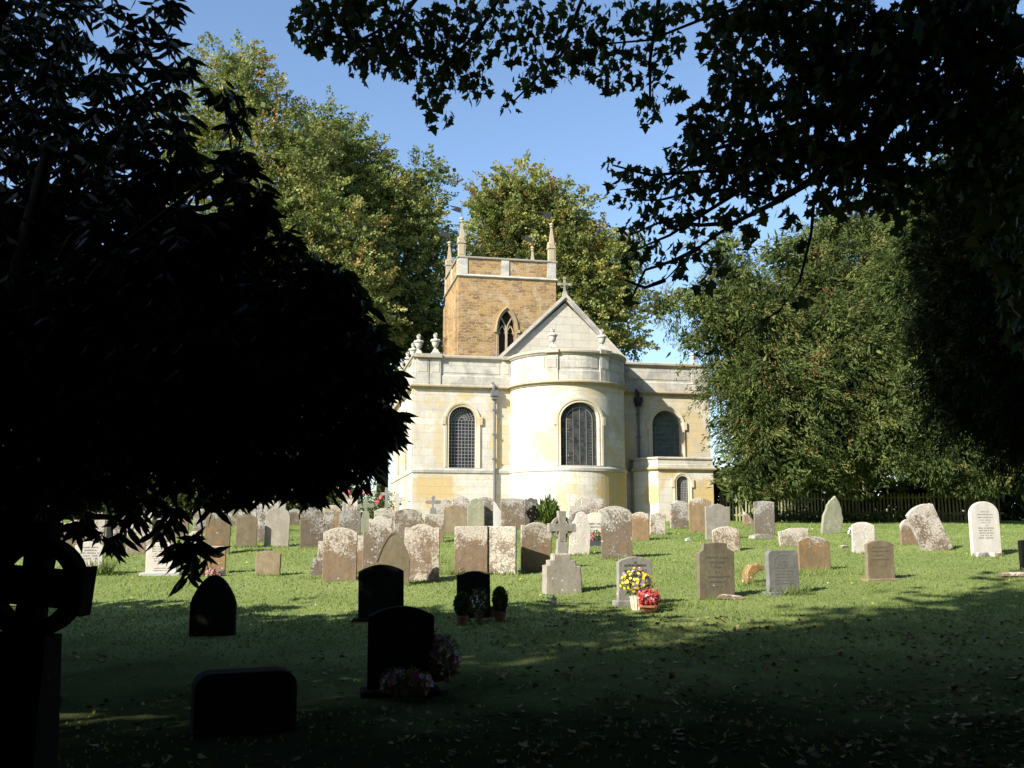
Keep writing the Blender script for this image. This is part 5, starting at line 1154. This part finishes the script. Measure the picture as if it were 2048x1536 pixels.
# ---- evergreen with long drooping leaves, close at the left
def drooping():
    base = Vector((-3.6, 6.4, 0)); base.z = float(G(base.x, base.y))
    t1 = thing('large_shrub', 'very dark large evergreen shrub with long drooping leaves filling the left side', 'shrub', base, 0)
    bl = []
    # (px, py, r, Y): solid body
    for px, py, r, Y in ((60, 700, 190, 6.6), (230, 640, 180, 6.4), (60, 500, 150, 6.8), (270, 450, 120, 6.5), (400, 560, 150, 6.2), (380, 760, 170, 6.0), (560, 720, 140, 5.9), (200, 870, 130, 6.3), (40, 900, 150, 6.5), (400, 900, 95, 6.0), (560, 880, 110, 5.9), (690, 770, 85, 5.8), (680, 880, 80, 5.8), (740, 700, 50, 5.8), (760, 840, 48, 5.8), (480, 400, 70, 6.1), (330, 300, 90, 6.3), (560, 620, 70, 6.0), (650, 650, 60, 5.9), (600, 560, 50, 5.9), (650, 555, 42, 5.9), (700, 590, 38, 5.9), (725, 640, 30, 5.8), (770, 760, 34, 5.8), (780, 820, 26, 5.7), (775, 880, 22, 5.7), (560, 500, 40, 6.0), (500, 430, 40, 6.0), (640, 940, 40, 5.9), (700, 700, 70, 6.3), (720, 930, 42, 5.8), (600, 960, 38, 5.9), (480, 960, 40, 6.0), (300, 965, 40, 6.2), (150, 965, 45, 6.4), (440, 480, 90, 6.1), (-60, 560, 200, 7.2), (120, 600, 180, 7.6), (330, 640, 190, 7.4), (520, 740, 150, 7.0), (200, 800, 160, 7.6), (640, 600, 55, 5.9), (480, 310, 34, 6.0)):
        bl.append(pb(px, py, r, Y)+(1.0,))
    # looser upper part with sky showing through
    for px, py, r, Y in ((60, 120, 130, 6.8), (190, 60, 110, 6.6), (250, 170, 90, 6.4), (90, 270, 130, 6.8), (290, 60, 45, 6.3), (330, 170, 50, 6.3), (350, 230, 40, 6.2), (150, 330, 120, 6.6), (435, 170, 24, 6.0), (470, 215, 45, 6.0), (505, 225, 24, 6.0), (0, 30, 90, 7), (300, 20, 55, 6.4), (345, 110, 40, 6.3), (20, 200, 110, 7), (200, 260, 100, 6.8), (40, 60, 120, 7.2)):
        bl.append(pb(px, py, r, Y)+(.40,))
    # hanging sprigs along the bottom
    for px, py, r, Y in ((180, 1040, 26, 5.6), (215, 1075, 22, 5.6), (235, 1050, 18, 5.6), (340, 1030, 26, 5.5), (370, 1075, 24, 5.5), (385, 1110, 26, 5.5), (400, 1065, 20, 5.5), (410, 1125, 18, 5.5), (330, 1060, 16, 5.5), (120, 1010, 40, 5.8), (270, 1010, 25, 5.7), (375, 1150, 12, 5.5), (410, 1020, 20, 5.5)):
        bl.append(pb(px, py, r, Y)+(1.3 if r < 30 else .5,))
    B = np.array([b[:6] for b in bl]); wt = np.array([b[6] for b in bl]); area = B[:, 3]**2
    nwh = 5600; pr = area*wt; pr /= pr.sum(); idx = RNG.choice(len(B), nwh, p=pr); d = unit(nwh)
    rr = .30+.74*RNG.random(nwh)**.55
    wc = B[idx, :3]+d*B[idx, 3:6]*rr[:, None]-np.array(base)
    per = 8; n = nwh*per; wi = np.repeat(np.arange(nwh), per)
    ang = np.tile(np.arange(per)*2*PI/per, nwh)+np.repeat(RNG.random(nwh)*6.28, per)+RNG.normal(size=n)*.2
    ax = np.stack([np.cos(ang)*.75, np.sin(ang)*.75, -.75+.35*RNG.normal(size=n)], 1)+.35*d[wi]
    sz = .135*(.7+.5*RNG.random(n))
    leaves('foliage', wc[wi]+RNG.normal(size=(n, 3))*.01, ax, sz, np.repeat(RNG.random(nwh)*.8, per)+.1*RNG.normal(size=n), 'lance', M['rho'], t1, widthk=.8, norm=np.stack([-np.sin(ang), np.cos(ang), np.zeros(n)], 1))
    # dull inner mass that keeps the body dense
    core = [(b[0]-base.x, b[1]+.25-base.y, b[2]-base.z, b[3]*.66, b[4]*.7, b[5]*.66) for b in bl if b[6] == 1.0 and b[3] > .14]
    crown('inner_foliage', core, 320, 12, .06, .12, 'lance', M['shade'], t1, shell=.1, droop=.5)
    trunk(t1, base, [base, base+Vector((.05, 0, 1.2)), base+Vector((.2, .1, 2.6)), base+Vector((.5, 0, 4.2))], [.16, .13, .10, .04])
    mb = MB(); rnd = random.Random(4)
    for b in [q for q in bl if q[6] == 1.0][::2]:
        s = Vector((.1, 0, 1.0+rnd.random()*1.6)); e = Vector(b[:3])-base; m = (s+e)/2+Vector((0, 0, .35)); mb.tube([s, m, e], [.05, .03, .01], 5)
    for (a, b_) in (((395, 1000, 5.5), (400, 1120, 5.5)), ((205, 990, 5.6), (225, 1080, 5.6)), ((350, 1000, 5.5), (375, 1150, 5.5)), ((470, 420, 6.0), (440, 165, 6.0)), ((440, 380, 6.0), (500, 215, 6.0))):
        s, e = at(*a)-base, at(*b_)-base; mb.tube([s, (s+e)/2+Vector((.02, 0, .01)), e], [.008, .006, .003], 5)
    mb.build('branches', M['bark'], t1)
drooping()

# ---- sycamore hanging in from the upper right
def sycamore():
    base = Vector((6.6, 4.0, 0)); base.z = float(G(base.x, base.y))
    t1 = thing('sycamore_tree', 'dark sycamore whose lobed leaves and limbs hang in across the top and upper right', 'tree', base, 0)
    bl = [(px, py, rx, ry, Y, k) for px, py, rx, ry, Y, k in (
     (620, 50, 48, 50, 7.2, 95), (665, 20, 60, 50, 7.2, 100), (690, 90, 55, 35, 7.2, 75), (745, 40, 70, 60, 7.3, 130), (770, 110, 60, 40, 7.3, 85), (720, 140, 25, 18, 7.2, 12), (830, 60, 70, 60, 7.4, 120), (850, 130, 60, 35, 7.4, 75), (910, 60, 60, 70, 7.5, 130), (920, 140, 40, 35, 7.5, 50), (860, 190, 40, 30, 7.4, 26), (880, 235, 26, 22, 7.4, 16), (950, 170, 30, 35, 7.5, 22),
     (970, 60, 50, 70, 7.7, 50), (1020, 20, 60, 40, 7.8, 50), (1010, 90, 50, 40, 7.8, 34), (1080, 60, 60, 60, 7.9, 70), (1120, 120, 70, 40, 8, 80), (1070, 160, 45, 26, 8, 34), (1020, 205, 16, 20, 8, 9), (1150, 40, 60, 50, 8, 80), (1190, 110, 50, 40, 8, 60), (1230, 60, 60, 60, 8.1, 80), (1220, 160, 40, 24, 8.1, 24), (1290, 130, 45, 50, 8, 60), (1300, 215, 26, 36, 8, 34), (1330, 70, 40, 50, 8, 46), (1290, 30, 50, 40, 8, 60), (1350, 190, 22, 22, 8, 15), (1380, 20, 50, 24, 8, 40),
     (1450, 80, 50, 60, 7.6, 90), (1480, 170, 60, 60, 7.6, 120), (1410, 240, 50, 40, 7.6, 60), (1370, 300, 50, 30, 7.8, 50), (1450, 290, 80, 50, 7.5, 120), (1540, 230, 80, 70, 7.3, 140), (1330, 360, 60, 30, 7.8, 50), (1280, 350, 45, 22, 7.9, 26), (1225, 330, 20, 16, 8, 9), (1225, 385, 16, 26, 8, 9), (1270, 400, 30, 25, 8, 20), (1400, 370, 70, 36, 7.6, 70), (1480, 350, 60, 40, 7.4, 70), (1270, 460, 26, 30, 8, 20), (1330, 430, 50, 34, 7.8, 46), (1400, 440, 50, 30, 7.6, 40), (1260, 520, 16, 26, 8, 10), (1300, 500, 36, 30, 7.9, 28), (1370, 500, 36, 24, 7.8, 20), (1260, 590, 14, 22, 8, 10), (1350, 540, 26, 18, 7.8, 12), (1430, 520, 30, 26, 7.7, 18), (1410, 570, 24, 16, 7.7, 10), (1480, 430, 50, 30, 7.4, 34), (1530, 380, 50, 26, 7.3, 36), (1560, 310, 70, 40, 7.2, 80), (1500, 480, 24, 30, 7.4, 12), (1580, 430, 30, 24, 7.2, 14), (1600, 480, 16, 18, 7.2, 6), (1640, 400, 30, 20, 7, 16), (1600, 600, 16, 14, 7, 7), (1440, 700, 14, 10, 7.4, 5), (1520, 640, 10, 10, 7.2, 4),
     (1580, 60, 90, 70, 7, 220), (1700, 60, 90, 80, 6.8, 260), (1640, 170, 80, 70, 6.9, 200), (1750, 170, 90, 80, 6.6, 240), (1680, 270, 90, 60, 6.8, 170), (1850, 80, 100, 90, 6.4, 280), (1950, 50, 110, 80, 6.2, 280), (1850, 230, 90, 70, 6.4, 180), (1980, 200, 100, 100, 6.2, 260), (1760, 320, 60, 40, 6.6, 60), (1900, 340, 90, 70, 6.4, 110), (2020, 360, 70, 100, 6.1, 150), (1820, 420, 60, 50, 6.5, 40), (2030, 520, 50, 80, 6.1, 80), (1500, 20, 80, 40, 7.2, 120), (1980, 480, 50, 50, 6.2, 40), (2040, 640, 40, 60, 6.1, 40), (1640, 320, 80, 45, 7, 110), (1740, 370, 75, 50, 6.8, 100), (1690, 400, 60, 30, 6.9, 40), (1830, 360, 70, 60, 6.6, 90), (1580, 350, 50, 30, 7.2, 36))]
    cen = []; 
    for px, py, rx, ry, Y, k in bl:
        k = int(k*(1.15 if px < 1400 or py > 330 else 1.9)); kk = Y/2022
        for _ in range(k):
            a = RNG.random()*2*PI; r = RNG.random()**.5
            q = at(px+rx*r*math.cos(a), py+ry*r*math.sin(a), Y+RNG.normal()*.28); cen.append(q-base)
    cen = np.array([tuple(c) for c in cen]); n = len(cen)
    ax = np.stack([.55*RNG.normal(size=n), .55*RNG.normal(size=n), -.75+.3*RNG.normal(size=n)], 1)
    nrm = np.stack([.6*RNG.normal(size=n), -.9+.4*RNG.normal(size=n), .45+.3*RNG.normal(size=n)], 1)
    leaves('leaves', cen, ax, .078*(.65+.7*RNG.random(n)), RNG.random(n)**1.6, 'maple', M['syc'], t1, norm=np.cross(ax, nrm))
    def P(*l): return [at(*q)-base for q in l]
    trunk(t1, Vector((0, 0, 0)), [(0, 0, -.2), (.05, 0, 2.5), (-.1, .3, 5), (-.2, .5, 9), (0, .3, 15)], [.36, .3, .27, .2, .05], 'barkg')
    mb = MB()
    T0 = Vector((-.1, .3, 4.6)); 
    mb.tube([T0]+P((2100, 30, 5.4), (1960, 120, 6.2), (1850, 200, 6.5), (1740, 275, 6.8), (1640, 350, 7.1), (1560, 400, 7.3), (1470, 445, 7.5), (1390, 500, 7.7), (1330, 560, 7.9)), [.10, .075, .062, .052, .044, .034, .024, .016, .010, .005], 8)
    mb.tube([T0+Vector((0, 0, .3))]+P((2090, -60, 5.4), (1900, 60, 6.3), (1760, 170, 6.6), (1640, 240, 7.0), (1520, 275, 7.3), (1420, 300, 7.6), (1320, 370, 7.8), (1240, 380, 8.0)), [.09, .06, .05, .04, .03, .022, .014, .008, .004], 7)
    mb.tube(P((1650, 345, 7.1), (1628, 400, 7.1), (1622, 470, 7.1), (1600, 560, 7.1), (1560, 620, 7.2), (1500, 660, 7.3), (1440, 700, 7.4)), [.016, .013, .011, .009, .008, .006, .003], 6)
    for l in (((1560, 400, 7.3), (1480, 380, 7.4), (1400, 380, 7.6), (1320, 400, 7.8), (1260, 400, 8)), ((1470, 445, 7.5), (1400, 450, 7.7), (1330, 440, 7.8), (1260, 470, 8)), ((1400, 495, 7.7), (1350, 520, 7.8), (1290, 540, 7.9), (1262, 600, 8)), ((1700, 20, 6.9), (1560, -10, 7.2), (1400, 40, 7.8), (1300, 80, 8), (1180, 90, 8)), ((1180, -40, 8), (1140, 60, 8), (1090, 140, 8), (1030, 200, 8)), ((1020, -40, 7.8), (960, 60, 7.6), (900, 120, 7.4), (875, 220, 7.4)), ((860, -40, 7.5), (800, 40, 7.4), (720, 80, 7.2), (620, 60, 7.2)), ((1330, 560, 7.9), (1290, 575, 8), (1250, 560, 8)), ((1520, 275, 7.3), (1500, 180, 7.6), (1460, 80, 7.6)), ((1320, -20, 8), (1300, 120, 8), (1300, 220, 8)), ((1470, 300, 7.5), (1440, 340, 7.6), (1300, 350, 7.8), (1225, 330, 8)), ((1560, 330, 7.2), (1450, 400, 7.4), (1340, 470, 7.7), (1270, 500, 8)), ((1850, 205, 6.5), (1800, 300, 6.6), (1810, 420, 6.5)), ((1960, 120, 6.2), (1970, 300, 6.2), (2010, 480, 6.2))):
        q = P(*l); n_ = len(q); mb.tube(q, [.018*(1-i/n_)+.003 for i in range(n_)], 5)
    mb.build('limbs', M['bark'], t1, smooth=True)
    # the rest of the crown overhead and behind, unseen; widened to block sky light
    hid = [(b0-base.x, b1-base.y, b2-base.z, r, r, rz) for b0, b1, b2, r, rz in ((5.5, 3.5, 12.0, 4.6, 3.6), (1.5, 1.5, 11.5, 4.6, 3.2), (8.5, 7, 13.0, 4.8, 3.6), (4, -3, 11, 5, 4), (8.5, 1, 10, 4.5, 4), (10.5, 9.5, 11.5, 3.8, 3.5), (7.5, 12.5, 14.5, 4.0, 3.2), (12, 14, 13.5, 4.0, 4), (.6, 7.0, 13.0, 3.6, 3), (4, 10.5, 14.5, 3.8, 3), (-2.3, 4.2, 11, 3.6, 3), (8, 13.6, 15.5, 3.6, 3), (-5.3, 1.2, 11, 4, 4))]
    lim = math.tan(R_(33))
    crown('unseen_crown', hid, 4600, 20, .42, .30, 'oval', M['shade'], t1, shell=.15, skip=lambda c: ((c[:, 2]+base.z-EYE) < lim*np.maximum(c[:, 1]+base.y, .01)+.4) & (c[:, 1]+base.y > -1))
sycamore()

# ---- big trees behind the camera that shade the foreground
def shade_tree(label, x, y, bl, n, r0):
    z0 = float(G(x, y)); base = Vector((x, y, z0)); t1 = thing('beech_tree', label, 'tree', base, 0, 'big trees behind the viewpoint')
    MB().tube([(0, 0, -.2), (.1, 0, 5), (0, .1, 12)], [r0, r0*.7, .1], 9).build('trunk', M['barkg'], t1, smooth=True)
    crown('crown', bl, n, 20, .5, .36, 'oval', M['shade'], t1, shell=.1, skip=lambda c: (c[:, 1]+y > 0) & (np.abs(c[:, 0]+x) < .56*(c[:, 1]+y)+.3) & (c[:, 2]+z0-EYE < .66*(c[:, 1]+y)+1.0))
shade_tree('big dark tree behind and left of the camera', -9.0, -4.8, [(0, 0, 9, 6.6, 6.6, 6.5), (0, 1, 16, 5.6, 5.6, 6), (2.5, -2, 5, 5.5, 5.5, 4.5), (-1, -1, 3.5, 6, 6, 3.5), (2, 3, 12, 4.5, 5.0, 6)], 1700, .5)
shade_tree('big dark tree directly behind the camera', 1.5, -8, [(0, 0, 8, 6.5, 5.5, 6.5), (0, 0, 15, 5.5, 5, 5), (-4, 0, 4, 5, 4, 4), (5, 0, 4, 5, 4, 4)], 3000, .5)
shade_tree('big dark tree behind and right of the camera', 13, -3, [(0, 0, 8, 6, 6.5, 7), (-1, 3, 5, 5, 5, 5), (0, 3, 14, 5, 5, 5)], 2200, .5)
shade_tree('big dark tree further behind at the left', -17, -10, [(0, 0, 9, 7, 7, 8), (0, 0, 18, 6, 6, 6), (3, 2, 5, 6, 6, 5)], 2400, .5)
def shade_bush(label, x, y, h, r):  # unseen bushes; the last three are added to block sky light
    z0 = float(G(x, y)); t1 = thing('unseen_laurel', label, 'bush', (x, y, z0), 0, 'bushes just outside the view at the left')
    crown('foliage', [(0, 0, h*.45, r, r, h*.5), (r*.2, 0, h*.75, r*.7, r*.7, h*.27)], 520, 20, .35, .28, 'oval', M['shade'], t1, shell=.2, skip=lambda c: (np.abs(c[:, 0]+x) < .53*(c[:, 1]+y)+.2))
shade_bush('tall laurel left of the drooping shrub', -8.2, 8.5, 8.0, 2.6); shade_bush('lower laurel behind the first one', -11, 11.5, 4.9, 2.6)
shade_bush('tall laurel furthest left of the viewpoint', -13, 5, 8.0, 3.0); shade_bush('laurel beside the viewpoint on the right', 9.5, 5.5, 8, 3.2)
shade_bush('laurel close beside the camera at the left', -4.8, 3.2, 5.5, 2.4)
# a rook crossing the sky
q = at(914, 364, 55); b = MB(); b.lathe([(.01, -.2), (.06, -.1), (.07, .05), (.03, .17), (.01, .24)], n=8)
b.add([(-.02, 0, .05), (-.35, .05, .2), (-.42, .02, .05), (-.05, -.02, -.06), (.02, 0, .05), (.3, .05, .26), (.42, .02, .14), (.05, -.02, -.06)], [(0, 1, 2, 3), (7, 6, 5, 4)])
tag(b.build('bird', M['iron'], None, loc=q), 'tiny dark bird flying in the blue sky left of the tower vane', 'bird')
print('OBJECTS', len(bpy.data.objects))
